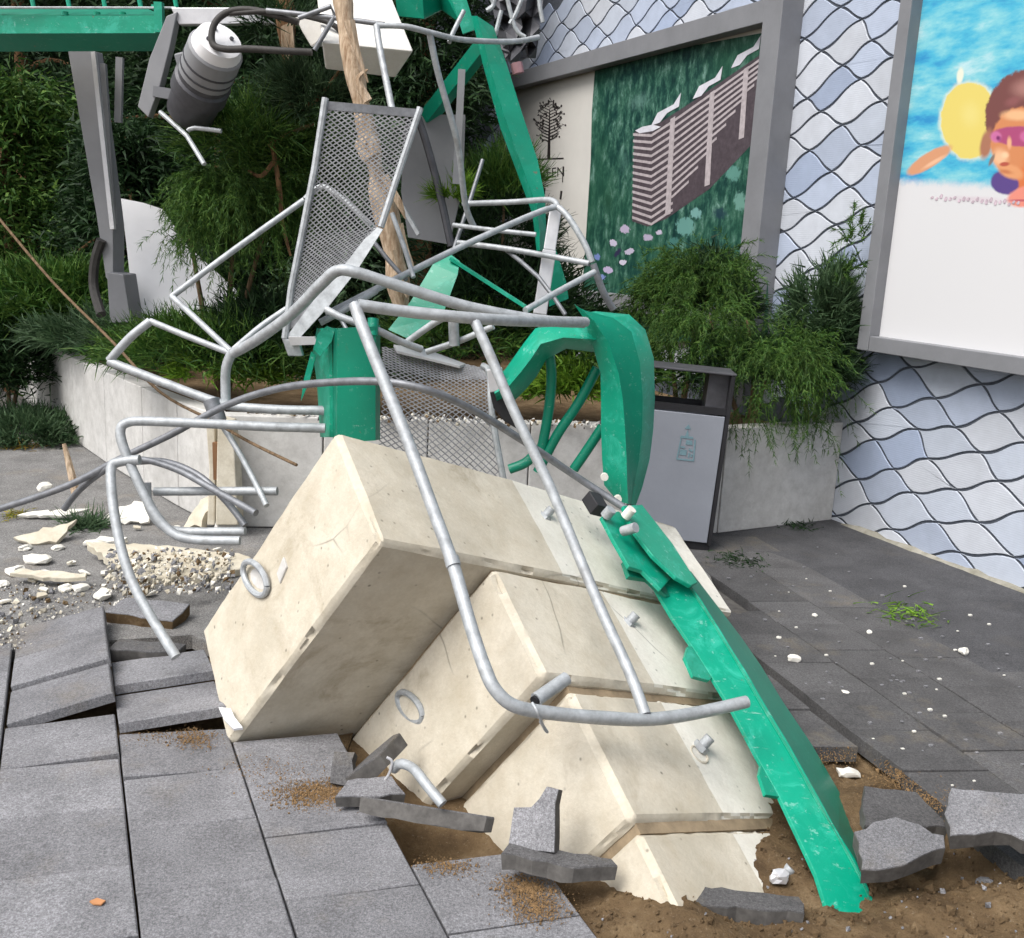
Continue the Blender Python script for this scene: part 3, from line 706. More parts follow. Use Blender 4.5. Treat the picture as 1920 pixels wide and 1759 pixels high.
# ================================================================== TUBES
def P3(l): return [at(*q) for q in l]
def tubes(name, label, cat, lst, mat='galv', group=None):
    """lst: (part name, [(px, py, Y)...], radius, sub)"""
    t = thing(name, at(*lst[0][1][0]), label, cat, group)
    for nm, pts, r, *rest in lst:
        mb = MB(); mb.tube(P3(pts), r, 10, rest[0] if rest else 5, wob=.05)
        obj(nm, mb, MT[rest[1] if len(rest) > 1 else mat], t, smooth=True)
    return t
tubes('steel_ladder', 'bent galvanised tube ladder frame lying over the concrete blocks down to the green leg beam', 'ladder', [
    ('side_rail', [(665, 572, 3.10), (690, 640, 3.02), (762, 820, 2.88), (812, 955, 2.75), (850, 1060, 2.66), (880, 1165, 2.55), (908, 1250, 2.46), (930, 1295, 2.42), (968, 1325, 2.42), (1040, 1338, 2.46), (1130, 1346, 2.52), (1215, 1349, 2.59), (1300, 1338, 2.68), (1400, 1316, 2.76)], .0185),
    ('side_rail', [(888, 598, 3.22), (912, 650, 3.18), (968, 780, 3.10), (1030, 910, 3.02), (1080, 1030, 2.92), (1130, 1150, 2.80), (1180, 1260, 2.68), (1210, 1340, 2.59)], .0165),
    ('top_rung', [(672, 572, 3.10), (760, 584, 3.15), (890, 597, 3.22), (990, 602, 3.4), (1098, 604, 3.75)], .0185),
    ('collar', [(846, 1046, 2.672), (851, 1062, 2.656)], .0215, 1),
    ('tie_wire', [(998, 1318, 2.40), (1008, 1335, 2.38), (1020, 1365, 2.41), (1026, 1372, 2.42), (1012, 1352, 2.43)], .004),
])
tubes('short_pipe', 'short grey pipe stub resting in the joint behind the curved ladder end', 'pipe', [
    ('sleeve', [(1005, 1312, 2.50), (1062, 1272, 2.58)], .0195, 1), ('bore', [(1001, 1315, 2.492), (1010, 1308, 2.508)], .013, 1, 'black')])
tubes('guard_tube', 'thick galvanised tube bending down to the left from the green hooked beam', 'tube', [
    ('tube', [(1096, 605, 3.86), (1010, 600, 3.8), (880, 576, 3.7), (760, 540, 3.62), (672, 512, 3.58), (632, 508, 3.58), (600, 535, 3.62), (545, 590, 3.7), (480, 638, 3.8), (438, 662, 3.85)], .0205)])
tubes('ladder_cage', 'star shaped tangle of galvanised safety cage tubes above the planter', 'ladder cage', [
    ('tube', [(205, 676, 3.95), (245, 632, 3.95), (282, 602, 3.97)], .017), ('tube', [(282, 602, 3.97), (350, 630, 3.92), (432, 662, 3.88)], .0125),
    ('tube', [(322, 556, 4.05), (370, 600, 3.96), (432, 658, 3.88)], .0125), ('tube', [(322, 556, 4.05), (440, 468, 4.15), (572, 374, 4.3)], .0125),
    ('tube', [(205, 678, 3.95), (300, 715, 3.9), (400, 752, 3.86), (440, 762, 3.86), (520, 768, 3.85), (615, 770, 3.84)], .018),
    ('tube', [(436, 658, 3.88), (424, 690, 3.88), (423, 735, 3.88), (424, 760, 3.87)], .019), ('tube', [(438, 656, 3.88), (490, 612, 3.95), (540, 578, 4.0)], .0125),
    ('clamp', [(396, 750, 3.85), (410, 790, 3.83)], .032, 1, 'galv_dk'),
    ('strap', [(418, 800, 3.84), (455, 860, 3.75), (500, 948, 3.6)], .011)])
tubes('bent_railing', 'bent galvanised railing loops leaning against the left side of the topmost block', 'railing', [
    ('rail', [(610, 803, 3.72), (500, 800, 3.7), (400, 795, 3.68), (280, 790, 3.66), (240, 792, 3.65), (226, 806, 3.64), (232, 840, 3.62), (262, 910, 3.58), (292, 966, 3.55), (325, 1000, 3.53), (365, 1012, 3.52), (450, 1014, 3.52)], .0175),
    ('rail', [(275, 905, 3.68), (278, 945, 3.66), (300, 982, 3.64), (340, 996, 3.62), (460, 996, 3.6)], .0165), ('rail', [(290, 922, 3.72), (400, 921, 3.7), (520, 921, 3.68)], .0165)])
tubes('bent_tube', 'single galvanised tube curving down into the gap behind the tilted slab', 'tube', [
    ('tube', [(262, 862, 3.6), (225, 866, 3.6), (208, 880, 3.58), (214, 960, 3.5), (232, 1045, 3.42), (262, 1120, 3.35), (330, 1232, 3.24)], .018)])
tubes('bent_bar', 'long galvanised bar, darkened for shade, arching from the left edge over the wreck to the bracket', 'bar', [
    ('bar', [(-40, 966, 3.9), (60, 935, 3.85), (140, 905, 3.82), (230, 858, 3.80), (320, 815, 3.78), (420, 762, 3.74), (500, 734, 3.66), (580, 720, 3.52), (700, 715, 3.36), (790, 728, 3.30), (880, 765, 3.38), (980, 826, 3.5), (1090, 900, 3.6), (1195, 968, 3.55)], .0135, 6)], 'galv_dk')  # shade on the underside of the galvanised bar is put into this dark colour
tubes('cable', 'pair of dark cables looping behind the bent railing towards the topmost block', 'cable', [
    ('strand', [(120, 955, 3.9), (150, 918, 3.88), (200, 880, 3.80), (260, 862, 3.74), (330, 880, 3.68), (400, 918, 3.58), (480, 962, 3.45)], .013, 6),
    ('strand', [(250, 866, 3.76), (310, 866, 3.72), (370, 890, 3.66), (420, 935, 3.6), (460, 985, 3.55)], .013, 6)], 'galv_dk')
tubes('wire', 'thin brown wire hanging diagonally across the left of the picture down to the block', 'wire', [
    ('strand', [(-10, 400, 4.6), (100, 530, 4.4), (210, 640, 4.2), (300, 735, 3.98), (400, 790, 3.82), (470, 830, 3.7), (556, 872, 3.5)], .006, 5)], 'twig')
tubes('cage_hoop', 'thin galvanised cage tubes spreading around the white post in the centre', 'ladder cage', [
    ('tube', [(612, 590, 3.9), (700, 545, 4.0), (860, 465, 4.3), (1000, 402, 4.62), (1042, 388, 4.7)], .0135), ('tube', [(868, 382, 5.0), (960, 379, 4.9), (1030, 375, 4.76), (1046, 388, 4.7)], .0135),
    ('tube', [(1046, 388, 4.7), (1066, 408, 4.66), (1095, 455, 4.62), (1110, 492, 4.6)], .014), ('tube', [(850, 422, 4.9), (930, 432, 4.8), (1005, 440, 4.75)], .011),
    ('tube', [(858, 455, 4.85), (960, 468, 4.75), (1105, 494, 4.6)], .013), ('tube', [(1115, 510, 4.55), (1050, 545, 4.4), (985, 582, 4.2)], .0135), ('tube', [(1112, 495, 4.6), (1130, 545, 4.6), (1150, 580, 4.62)], .016, 5, 'galv_dk'),
    ('tube', [(600, 605, 3.9), (650, 578, 3.92), (705, 545, 4.0)], .0135)])
tubes('cage_hoop', 'thin crossed galvanised tubes behind the ladder top, between the green channel and the hook', 'ladder cage', [
    ('tube', [(765, 640, 3.9), (815, 605, 3.86), (845, 590, 3.84)], .0135), ('tube', [(612, 580, 3.75), (640, 595, 3.72), (700, 616, 3.7), (750, 640, 3.75), (790, 655, 3.8)], .0135),
    ('tube', [(800, 660, 3.95), (860, 640, 3.92), (925, 612, 3.88)], .0125), ('post', [(850, 600, 3.9), (852, 648, 3.9)], .02, 1)])
tubes('guard_railing', 'pale tube railing hanging above the mesh panel at the top of the wreck', 'railing', [
    ('rail', [(705, 48, 4.6), (760, 50, 4.62), (810, 62, 4.68), (870, 75, 4.8), (960, 78, 5.0), (1010, 70, 5.1)], .0125), ('baluster', [(706, 48, 4.6), (712, 90, 4.55), (735, 205, 4.4)], .0145),
    ('baluster', [(805, 58, 4.68), (822, 140, 4.72), (858, 270, 4.8), (872, 380, 4.9), (888, 425, 4.95)], .0145), ('rail', [(870, 20, 4.8), (850, 60, 4.78), (842, 80, 4.76)], .010)])
tubes('hanging_cable', 'dark hooked hose looping over the motor at the upper left', 'hose', [
    ('hose', [(560, 42, 5.0), (480, 20, 5.0), (430, 22, 5.0), (402, 45, 4.98), (398, 80, 4.96), (420, 92, 4.95), (470, 92, 4.95), (540, 96, 4.95), (585, 98, 4.95)], .016), ('hose', [(640, 60, 4.9), (610, 40, 4.9), (520, 22, 4.98), (430, 26, 5.0)], .012)], 'cable')
tubes('hanging_cable', 'dark zigzag rods hanging in front of the pale counterweight at the top', 'rod', [
    ('rod', [(560, 34, 4.8), (620, 12, 4.8), (628, 30, 4.8), (590, 94, 4.8)], .011, 1), ('rod', [(500, 20, 4.85), (630, 34, 4.8), (720, 46, 4.7)], .012, 2)], 'galv_dk')
tubes('loose_rods', 'loose thin rods tangled between the mesh panel foot and the ladder top', 'rods', [
    ('rod', [(735, 400, 4.2), (760, 470, 4.15), (775, 520, 4.1)], .010, 2), ('rod', [(690, 440, 4.2), (730, 490, 4.15), (762, 525, 4.1)], .009, 2, 'galv_dk'), ('rod', [(640, 600, 3.9), (660, 640, 3.85), (668, 690, 3.8)], .008, 2, 'galv_dk'),
    ('rod', [(905, 300, 5.1), (880, 380, 5.0), (850, 470, 4.9)], .010, 2, 'galv_dk'), ('rod', [(950, 470, 4.8), (1010, 520, 4.6), (1060, 590, 4.5)], .010, 2, 'galv_dk')])
gp = thing('grey_post', at(860, 340, 5.4), 'flat grey metal strip standing behind the pale railing balusters', 'post')
mb = MB(); mb.bar(at(866, 130, 5.4), at(855, 345, 5.4), .036, .012, V((0, -1, 0))); obj('strip', mb, MT['frame_l'], gp)

# ================================================================== EXPANDED METAL
def expanded(Sf, nu, nv, rw, rd, mat, parent, name='expanded_mesh'):
    Q = []
    for i in range(nu):
        for j in range(nv * 2):
            # zigzag strands: neighbours touch at alternate nodes
            s0 = (i + .5 * (1 if (i + j) % 2 else 0) + (.0)) ; s1 = (i + .5 * (1 if (i + j + 1) % 2 else 0))
            s0 = i + (1 if (j % 2) == (i % 2) else 0); s1 = i + (1 if ((j + 1) % 2) == (i % 2) else 0)
            a = Sf((s0) / nu, j / (nv * 2)); b = Sf((s1) / nu, (j + 1) / (nv * 2))
            a = V(a); b = V(b); n = Sf(.5, .5, True); d = (b - a).normalized(); sd_ = d.cross(n).normalized() * rw; nn = n * rd
            p = [a - sd_ - nn, a + sd_ - nn, a + sd_ + nn, a - sd_ + nn]; q = [b - sd_ - nn, b + sd_ - nn, b + sd_ + nn, b - sd_ + nn]
            for k in range(4): Q.append([p[k], p[(k + 1) % 4], q[(k + 1) % 4], q[k]])
    return stuff(qmesh(name, np.array([[tuple(v) for v in f] for f in Q]), mat, parent))
def surf(rows):
    R = [[at(*q) for q in r] for r in rows]; n = len(R) - 1
    def Sf(u, v, nrm=False):
        if nrm:
            return ((R[0][-1] - R[0][0]).cross(R[-1][0] - R[0][0])).normalized()
        v = min(max(v, 0), .9999); k = int(v * n); t = v * n - k
        m = len(R[0]) - 1; uu = min(max(u, 0), .9999); q = int(uu * m); s = uu * m - q
        a = R[k][q].lerp(R[k][q + 1], s); b = R[k + 1][q].lerp(R[k + 1][q + 1], s); return a.lerp(b, t)
    return Sf, R
mp1 = thing('mesh_panel', at(545, 640, 3.85), 'bent expanded metal walkway panel standing upright before the broken trunk', 'mesh panel')
Sf, R = surf([[(612, 200, 3.95), (784, 214, 4.0)], [(590, 315, 3.92), (750, 315, 3.97)], [(566, 440, 3.90), (712, 428, 3.93)], [(548, 540, 3.88), (655, 505, 3.90)], [(536, 622, 3.86), (590, 590, 3.87)]])
expanded(Sf, 26, 48, .0022, .0030, MT['mesh'], mp1)
mb = MB(); mb.tube([at(610, 184, 3.945), at(590, 315, 3.915), at(566, 440, 3.895), at(546, 540, 3.875), at(534, 635, 3.85)], .013, 8, 1); obj('frame_bar', mb, MT['galv'], mp1, smooth=True)
mb = MB(); mb.tube([at(788, 202, 4.0), at(750, 315, 3.97), at(714, 426, 3.93)], .013, 8, 1); obj('frame_bar', mb, MT['galv'], mp1, smooth=True)
mb = MB(); mb.bar(at(612, 198, 3.95), at(786, 213, 4.0), .03, .012, V((0, -1, 0))); obj('frame_bar', mb, MT['galv_dk'], mp1)
mb = MB(); mb.loft([[at(702, 424, 3.93), at(718, 430, 3.92)], [at(645, 498, 3.89), at(670, 506, 3.88)], [at(592, 558, 3.87), at(618, 572, 3.86)], [at(538, 630, 3.85), at(556, 640, 3.84)]], .012, V((0, -1, 0))); obj('folded_rim', mb, MT['galv'], mp1, smooth=True)
mb = MB(); mb.prism([at(x, y, 3.84) for x, y in [(528, 634), (560, 640), (568, 668), (540, 668)]], V((0, .03, 0))); obj('hinge_plate', mb, MT['galv'], mp1, bevel=.004)
tubes('hoop_strap', 'thin bent strap showing through the upright mesh panel', 'strap', [('strap', [(572, 374, 4.1), (590, 356, 4.12), (612, 352, 4.12), (650, 380, 4.1), (698, 424, 4.05)], .012)])
mp2 = thing('mesh_panel', at(830, 860, 4.2), 'crumpled expanded metal walkway panel lying against the planter behind the ladder', 'mesh panel')
Sf, R = surf([[(716, 650, 4.25), (820, 672, 4.3), (905, 690, 4.3)], [(718, 690, 4.15), (825, 712, 4.22), (918, 712, 4.25)], [(716, 760, 4.08), (820, 775, 4.12), (922, 775, 4.18)], [(708, 850, 4.02), (830, 880, 4.06), (944, 900, 4.14)]])
expanded(Sf, 30, 26, .0016, .003, MT['mesh'], mp2)
mb = MB(); mb.tube([at(905, 686, 4.3), at(918, 700, 4.26), at(922, 775, 4.18), at(944, 900, 4.12)], .014, 8, 3); obj('frame_bar', mb, MT['galv'], mp2, smooth=True)
mb = MB(); mb.loft([[at(738, 646, 4.24), at(745, 658, 4.2)], [at(800, 655, 4.28), at(805, 672, 4.22)], [at(873, 682, 4.3), at(862, 686, 4.24)]], .010, V((0, 0, 1))); obj('rim_strip', mb, MT['metal_w'], mp2)

# ================================================================== UPPER LEFT CRANE WRECK
jib = thing('jib_beam', at(150, 90, 5.6), 'wide green crane jib beam with rail struts crossing the top left corner', 'jib beam')
a, b = at(-400, 60, 5.7), at(303, 62, 5.5); d = (b - a).normalized()
mb = MB(); mb.prism([at(-400, 28, 5.72), at(300, 30, 5.48), at(306, 62, 5.48), at(-400, 64, 5.72)], V((0, .02, -.004))); obj('face_plate', mb, MT['green'], jib)
mb = MB(); mb.prism([at(-400, 64, 5.72), at(306, 62, 5.48), at(290, 96, 5.62), at(-400, 98, 5.86)], V((0, .02, .01))); obj('bottom_flange', mb, MT['green_dk'], jib)
mb = MB(); mb.prism([at(-400, 26, 5.74), at(303, 28, 5.5), at(270, 14, 5.9), at(-400, 12, 6.1)], V((0, 0, -.012))); obj('top_flange', mb, MT['green_dk'], jib)
for k in range(-3, 5):
    x = 63 + 67 * k
    mb = MB(); mb.tube([at(x, 14, 5.58), at(x - 14, -60, 5.6)], .012, 8, 1); obj('strut', mb, MT['green'], jib, smooth=True)
for x, y in ((122, 26), (182, 27), (230, 27), (290, 14)):
    mb = MB(); mb.tube([at(x, y + 4, 5.56), at(x, y - 4, 5.56)], .018, 8, 1); obj('bolt', mb, MT['green'], jib, smooth=True)
mb = MB(); mb.tube([at(-400, 14, 5.6), at(330, 15, 5.5)], .006, 6, 1); obj('safety_wire', mb, MT['galv'], jib, smooth=True)
mb = MB(); mb.bar(at(298, 5, 5.45), at(300, 62, 5.45), .04, .04, V((0, -1, 0))); obj('end_stiffener', mb, MT['green'], jib)
gf = thing('motor_frame', at(300, 190, 5.3), 'grey and white metal motor frame hanging off the end of the green jib beam', 'frame')
mb = MB(); mb.prism([at(x, y, 5.3) for x, y in [(320, 14), (470, 14), (515, 44), (335, 46)]], V((0, .05, 0))); obj('cross_plate', mb, MT['metal_w'], gf, bevel=.004)
mb = MB(); mb.prism([at(x, y, 5.28) for x, y in [(312, 30), (332, 22), (318, 90), (300, 160), (278, 220), (258, 200), (280, 110)]], V((0, .07, 0))); obj('side_arm', mb, MT['frame_l'], gf, bevel=.004)
mb = MB(); mb.bar(at(290, 172, 5.3), at(350, 182, 5.3), .05, .05); obj('cross_arm', mb, MT['frame'], gf)
mb = MB(); mb.tube([at(300, 210, 5.3), at(345, 250, 5.25), at(355, 262, 5.22), at(383, 308, 5.15)], .012, 8, 2); obj('rod', mb, MT['galv'], gf, smooth=True)
mb = MB(); mb.tube([at(352, 246, 5.22), at(365, 240, 5.22), at(415, 246, 5.2)], .011, 8, 2); obj('rod', mb, MT['galv'], gf, smooth=True)
mt_ = thing('hoist_motor', at(370, 230, 5.3), 'dark cylindrical hoist motor with a white end cap among the pine branches', 'motor')
ma, mbb = at(408, 84, 5.05), at(352, 222, 5.38); ax = (mbb - ma).normalized()
mb = MB(); L_ = (mbb - ma)
mb.tube([ma + L_ * t for t in (.05, .1, .44, .46, .62, .64, .9, .97)], [.118, .125, .125, .137, .137, .122, .118, .09], 26, 1); obj('housing', mb, MT['motor'], mt_, smooth=True)
mb = MB(); mb.tube([ma + L_ * t for t in (.04, .06, .38, .40)], [.120, .129, .129, .120], 26, 1); obj('shroud', mb, MT['frame_l'], mt_, smooth=True)
mb = MB(); mb.tube([ma - ax * .035, ma - ax * .03, ma + ax * .02, ma + ax * .05], [.085, .105, .118, .122], 26, 1); obj('end_cap', mb, MT['white'], mt_, smooth=True)
mb = MB(); mb.box(at(362, 130, 5.15), (V((1, 0, .3)), V((0, 1, 0)), V((-.3, 0, 1))), (.06, .04, .08)); obj('terminal_box', mb, MT['frame'], mt_, bevel=.008)
for t in (.2, .3):
    mb = MB(); mb.tube([ma + L_ * t, ma + L_ * (t + .02)], .132, 26, 1); obj('cooling_rib', mb, MT['motor'], mt_, smooth=True)
for k in range(4):
    an = k * 1.57 + .4; e1 = ax.orthogonal().normalized(); e2 = ax.cross(e1); c = ma - ax * .036 + (e1 * math.cos(an) + e2 * math.sin(an)) * .06
    mb = MB(); mb.tube([c, c - ax * .008], .010, 8, 1); obj('bolt', mb, MT['motor'], mt_, smooth=True)
fp = thing('steel_post', at(215, 560, 6.2), 'wide grey steel post leaning with thin rails beside the left shrubs', 'post')
mb = MB(); mb.prism([at(x, y, 6.2) for x, y in [(127, 94), (170, 94), (212, 420), (212, 540), (198, 520), (180, 400)]], V((.03, .10, 0))); obj('box_section', mb, MT['frame_l'], fp, bevel=.004)
mb = MB(); mb.bar(at(176, 98, 6.15), at(212, 430, 6.1), .025, .03, V((0, -1, 0))); obj('rail', mb, MT['metal_w'], fp)
mb = MB(); mb.bar(at(194, 120, 6.2), at(214, 420, 6.15), .03, .03, V((0, -1, 0))); obj('rail', mb, MT['frame_l'], fp)
mb = MB(); mb.bar(at(225, 108, 6.25), at(222, 230, 6.25), .04, .03, V((0, -1, 0))); obj('rail', mb, MT['frame_l'], fp)
mb = MB(); mb.prism([at(x, y, 6.12) for x, y in [(200, 510), (232, 515), (246, 605), (206, 605)]], V((0, .2, 0))); obj('base_box', mb, MT['frame'], fp, bevel=.005)
mb = MB(); mb.tube([at(190, 450, 6.18), at(178, 490, 6.2), at(176, 540, 6.2), at(190, 590, 6.1)], .03, 8, 4); obj('hose', mb, MT['cable'], fp, smooth=True)
ws = thing('white_sheet', at(330, 620, 6.5), 'white metal sheet fallen upright among the planter shrubs', 'metal sheet')
mb = MB(); mb.loft([[at(226, 372, 6.6), at(268, 380, 6.62), at(305, 392, 6.6)], [at(236, 450, 6.5), at(280, 455, 6.53), at(350, 460, 6.6)], [at(246, 540, 6.4), at(330, 545, 6.45), at(450, 550, 6.6)], [at(252, 602, 6.32), at(350, 612, 6.38), at(480, 625, 6.55)]], .012, V((0, -1, .2))); obj('sheet', mb, MT['white'], ws, smooth=True)
cw = thing('counterweight', at(690, 140, 4.9), 'pale concrete counterweight hanging at the top with a dark underside', 'concrete block', )
mb = MB(); A_ = [at(590, -60, 5.35), at(712, -60, 5.42), at(776, 96, 4.95), at(604, 80, 4.80)]
fr = [at(604, 82, 4.8), at(776, 96, 4.95), at(742, 146, 5.15), at(610, 130, 5.05)]
bk = [p + V((-.1, .5, .05)) for p in (A_[0], A_[1])]
vs = [A_[0], A_[1], A_[2], A_[3], fr[3], fr[2], bk[0], bk[1], fr[3] + V((-.1, .5, .35)), fr[2] + V((-.1, .5, .35))]
mb.add(vs, [(0, 1, 2, 3), (3, 2, 5, 4), (4, 5, 9, 8), (8, 9, 7, 6), (6, 7, 1, 0), (1, 7, 9, 5, 2), (0, 3, 4, 8, 6)]); obj('block', mb, MT['white_conc'], cw, bevel=.01)
cw2 = thing('counterweight', at(560, 90, 5.3), 'small pale concrete wedge hanging behind the dark zigzag rods', 'concrete block')
mb = MB(); mb.prism([at(x, y, 5.2) for x, y in [(548, 22), (596, 30), (612, 70), (584, 90), (566, 60)]], V((.02, .25, .05))); obj('block', mb, MT['white_conc'], cw2, bevel=.01)
gt = thing('green_gusset', at(800, 40, 5.8), 'crumpled green steel gusset at the top behind the railing', 'steel plate')
mb = MB(); mb.loft([[at(738, -40, 5.7), at(745, 30, 5.7)], [at(790, -40, 5.6), at(795, 35, 5.62)], [at(820, -40, 5.75), at(828, 18, 5.8)], [at(872, -40, 5.6), at(862, 42, 5.6)]], .02, V((0, -1, 0))); obj('plate', mb, MT['green_dk'], gt)
mb = MB(); mb.bar(at(855, -20, 5.5), at(880, 60, 5.5), .07, .02, V((0, -1, 0))); obj('lug', mb, MT['green'], gt)
# dark crumpled cabin sheet with cables right of the tall beam
cs = thing('crumpled_sheet', at(960, 110, 5.4), 'crumpled dark grey sheet with dangling cables at the top centre', 'metal sheet')
mb = MB(); rows = []
for j in range(9):
    row = []
    for i in range(8):
        x = 912 + i * 16 + 4 * j * (1 if i < 4 else -.6); y = -40 + j * 19 + 5 * math.sin(i * 1.7)
        row.append(at(x, y, 5.75 + .16 * noise.noise(V((i * .7, j * .6, 2))) + (.05 if (i + j) % 2 else 0)))
    rows.append(row)
mb.loft(rows, .012, V((0, -1, 0))); obj('sheet', mb, MT['motor'], cs)
for pts in ([(1010, -30), (1012, 10), (1018, 42)], [(985, -20), (970, 20), (956, 45)], [(930, -30), (925, 10), (912, 20)], [(945, -30), (965, 50), (985, 70)], [(900, -30), (925, 5), (915, 18)], [(940, 20), (930, 60), (925, 75)]):
    mb = MB(); mb.tube([at(x, y, 5.4) for x, y in pts], .011, 8, 4); obj('cable', mb, MT['galv'], cs, smooth=True)
mb = MB(); mb.tube([at(968, 118, 5.4), at(972, 138, 5.4)], .03, 8, 1); obj('red_cap', mb, m_plain('dull_pink_plastic', (.35, .2, .22)), cs, smooth=True)
# leaning boards behind the mesh panel
bd = thing('leaning_board', at(820, 470, 5.6), 'grey board with a dark edge leaning behind the mesh panel', 'board')
mb = MB(); mb.prism([at(x, y, 5.7) for x, y in [(758, 235), (795, 215), (872, 215), (868, 350), (842, 458), (765, 445), (752, 360)]], V((0, .04, 0))); obj('board', mb, MT['frame_l'], bd)
mb = MB(); mb.tube([at(784, 222, 5.6), at(800, 270, 5.55), at(824, 360, 5.5), at(846, 462, 5.45)], .02, 8, 3); obj('edge_bar', mb, MT['motor'], bd, smooth=True)
mb = MB(); mb.bar(at(752, 382, 5.4), at(785, 440, 5.35), .012, .02); obj('stay', mb, MT['galv'], bd)
# ================================================================== LITTER BIN
bn = thing('litter_bin', gnd(1290, 1020), 'black and grey litter bin with a faint teal picture, tilted by the planter', 'litter bin')
pb = gnd(1332, 1034)                                    # right front foot
HX = (gnd(1332, 1034) - gnd(1190, 985)); HX.z = 0; HX = (V((.90, -.43, 0))).normalized()
hx = V((1, -.06, 0)).normalized(); hy = V((.06, 1, 0)); up = (V((0, 0, 1)) + hx * .045 + hy * .0).normalized(); hx = (hx - up * hx.dot(up)).normalized(); hy = up.cross(hx)
BWd, BH, BDp = .47, .97, .26
def bb(x, y, z): return pb - hx * (BWd - x) + hy * y + up * z
def bbox(mb, x0, x1, y0, y1, z0, z1):
    mb.add([bb(x, y, z) for x in (x0, x1) for y in (y0, y1) for z in (z0, z1)], [(0, 1, 3, 2), (4, 6, 7, 5), (0, 4, 5, 1), (2, 3, 7, 6), (0, 2, 6, 4), (1, 5, 7, 3)])
for a_ in ((0, .022, 0, BDp, .03, BH), (BWd - .022, BWd, 0, BDp, .03, BH)):
    mb = MB(); bbox(mb, *a_); obj('side_panel', mb, MT['black'], bn, bevel=.003)
mb = MB(); bbox(mb, -.004, BWd + .004, -.004, BDp + .004, BH + .001, BH + .012); obj('lid', mb, MT['motor'], bn, bevel=.003)
mb = MB(); bbox(mb, .023, BWd - .023, .002, .02, BH - .215, BH - .178); obj('sill', mb, MT['black'], bn)
mb = MB(); bbox(mb, .023, BWd - .023, BDp - .02, BDp - .002, BH - .215, BH - .178); obj('sill', mb, MT['black'], bn)
mb = MB(); bbox(mb, BWd - .13, BWd - .023, .06, BDp - .03, BH - .21, BH - .002); obj('ash_tray', mb, MT['motor'], bn)
mb = MB(); bbox(mb, .026, BWd - .026, -.004, .012, .045, BH - .222); bfp = obj('front_panel', mb, MT['bin'], bn, bevel=.003)
mb = MB(); bbox(mb, .026, BWd - .026, BDp - .012, BDp, .045, BH - .222); obj('back_panel', mb, MT['bin'], bn)
mb = MB(); bbox(mb, .01, BWd - .01, .01, BDp - .01, 0, .04); obj('base', mb, MT['black'], bn)
# faint teal pictogram
teal = m_plain('faint_teal_print', (.16, .265, .305), .6, .08, 20)
mb = MB(); gx, gz = .195, .50
def gp_(pts): mb.prism([bb(gx + x, -.0055, gz + z) for x, z in pts], -hy * .0015)
gp_([(.045, .165), (.062, .19), (.078, .165)]); gp_([(.052, .125), (.062, .162), (.072, .125)]); gp_([(.03, .125), (.094, .125), (.098, .113), (.026, .113)])
gp_([(.03, .113), (.036, .113), (.030, .0), (.022, .0)]); gp_([(.104, .113), (.112, .11), (.118, .0), (.110, .0)])
gp_([(.062, .104), (.092, .104), (.098, .08), (.060, .08)]); gp_([(.036, .068), (.060, .068), (.060, .058), (.036, .058)]); gp_([(.036, .05), (.072, .05), (.072, .02), (.036, .02)])
gp_([(.082, .062), (.104, .05), (.098, .042), (.080, .052)]); gp_([(.082, .036), (.090, .036), (.090, .010), (.082, .010)]); gp_([(.022, .0), (.118, .0), (.118, -.008), (.022, -.008)]); gp_([(.096, .03), (.106, .03), (.104, .016), (.094, .016)])
obj('pictogram', mb, teal, bfp)

# ================================================================== BILLBOARDS
def wbox(mb, poly, o0, o1): mb.prism([wp(s, z, o0) for s, z in poly], WN * (o1 - o0))
# right billboard (frame front plane FO proud of the wall)
FO = .17
rb = thing('billboard', wpt(1700, 600, FO), 'large grey framed billboard with a child in swimming goggles at the right edge', 'billboard')
sl0, zb0 = wpx(1606, 655, FO)                            # outer lower left corner
sl1, zb1 = wpx(1662, 605, FO)
fwid = sl0 - sl1; fh = .105
z_b = zb0; sR = sl0 - 2.6; zT = 3.3
def frame4(par, sL, sR, zB, zT, wv, wh, o0, o1, mat):
    for nm, (a, b, c, d_) in (('frame_post', (sL, sL - wv, zB, zT)), ('frame_post', (sR + wv, sR, zB, zT)), ('frame_rail', (sL - wv - .002, sR + wv + .002, zB, zB + wh)), ('frame_rail', (sL - wv - .002, sR + wv + .002, zT - wh, zT))):
        mb = MB(); wbox(mb, [(a, c), (b, c), (b, d_), (a, d_)], o0, o1 + (0 if nm == 'frame_post' else -.003)); obj(nm, mb, mat, par, bevel=.004)
frame4(rb, sl0, sR, z_b, zT, .085, .085, .0, FO, MT['frame_b'])
PO = FO - .08
mb = MB(); wbox(mb, [(sl0 - .1, z_b + .09), (sR + .1, z_b + .09), (sR + .1, zT - .09), (sl0 - .1, zT - .09)], .01, PO); pic = obj('poster', mb, m_plain('poster_white', (.62, .62, .635), .35, .02, 3), rb)
def ink(name, col, pts, off, parent, plane, rough=.4, mat=None, var=.16, sharp=False):
    if len(pts) > 5 and not sharp:                       # soft printed outline
        n_ = len(pts); out_ = []
        for i in range(n_):
            p0, p1, p2, p3 = (V((*pts[(i + k) % n_], 0)) for k in (-1, 0, 1, 2))
            for t in (0, .25, .5, .75):
                g = .5 * ((2 * p1) + (p2 - p0) * t + (2 * p0 - 5 * p1 + 4 * p2 - p3) * t * t + (3 * p1 - p0 - 3 * p2 + p3) * t ** 3); out_.append((g.x, g.y))
        pts = out_
    q = [wpx(x, y, plane) for x, y in pts]
    mb = MB(); mb.prism([wp(s, z, plane + off) for s, z in q], WN * .0008)
    return obj(name, mb, mat or m_plain(name + '_ink', col, rough, var, 14), parent)
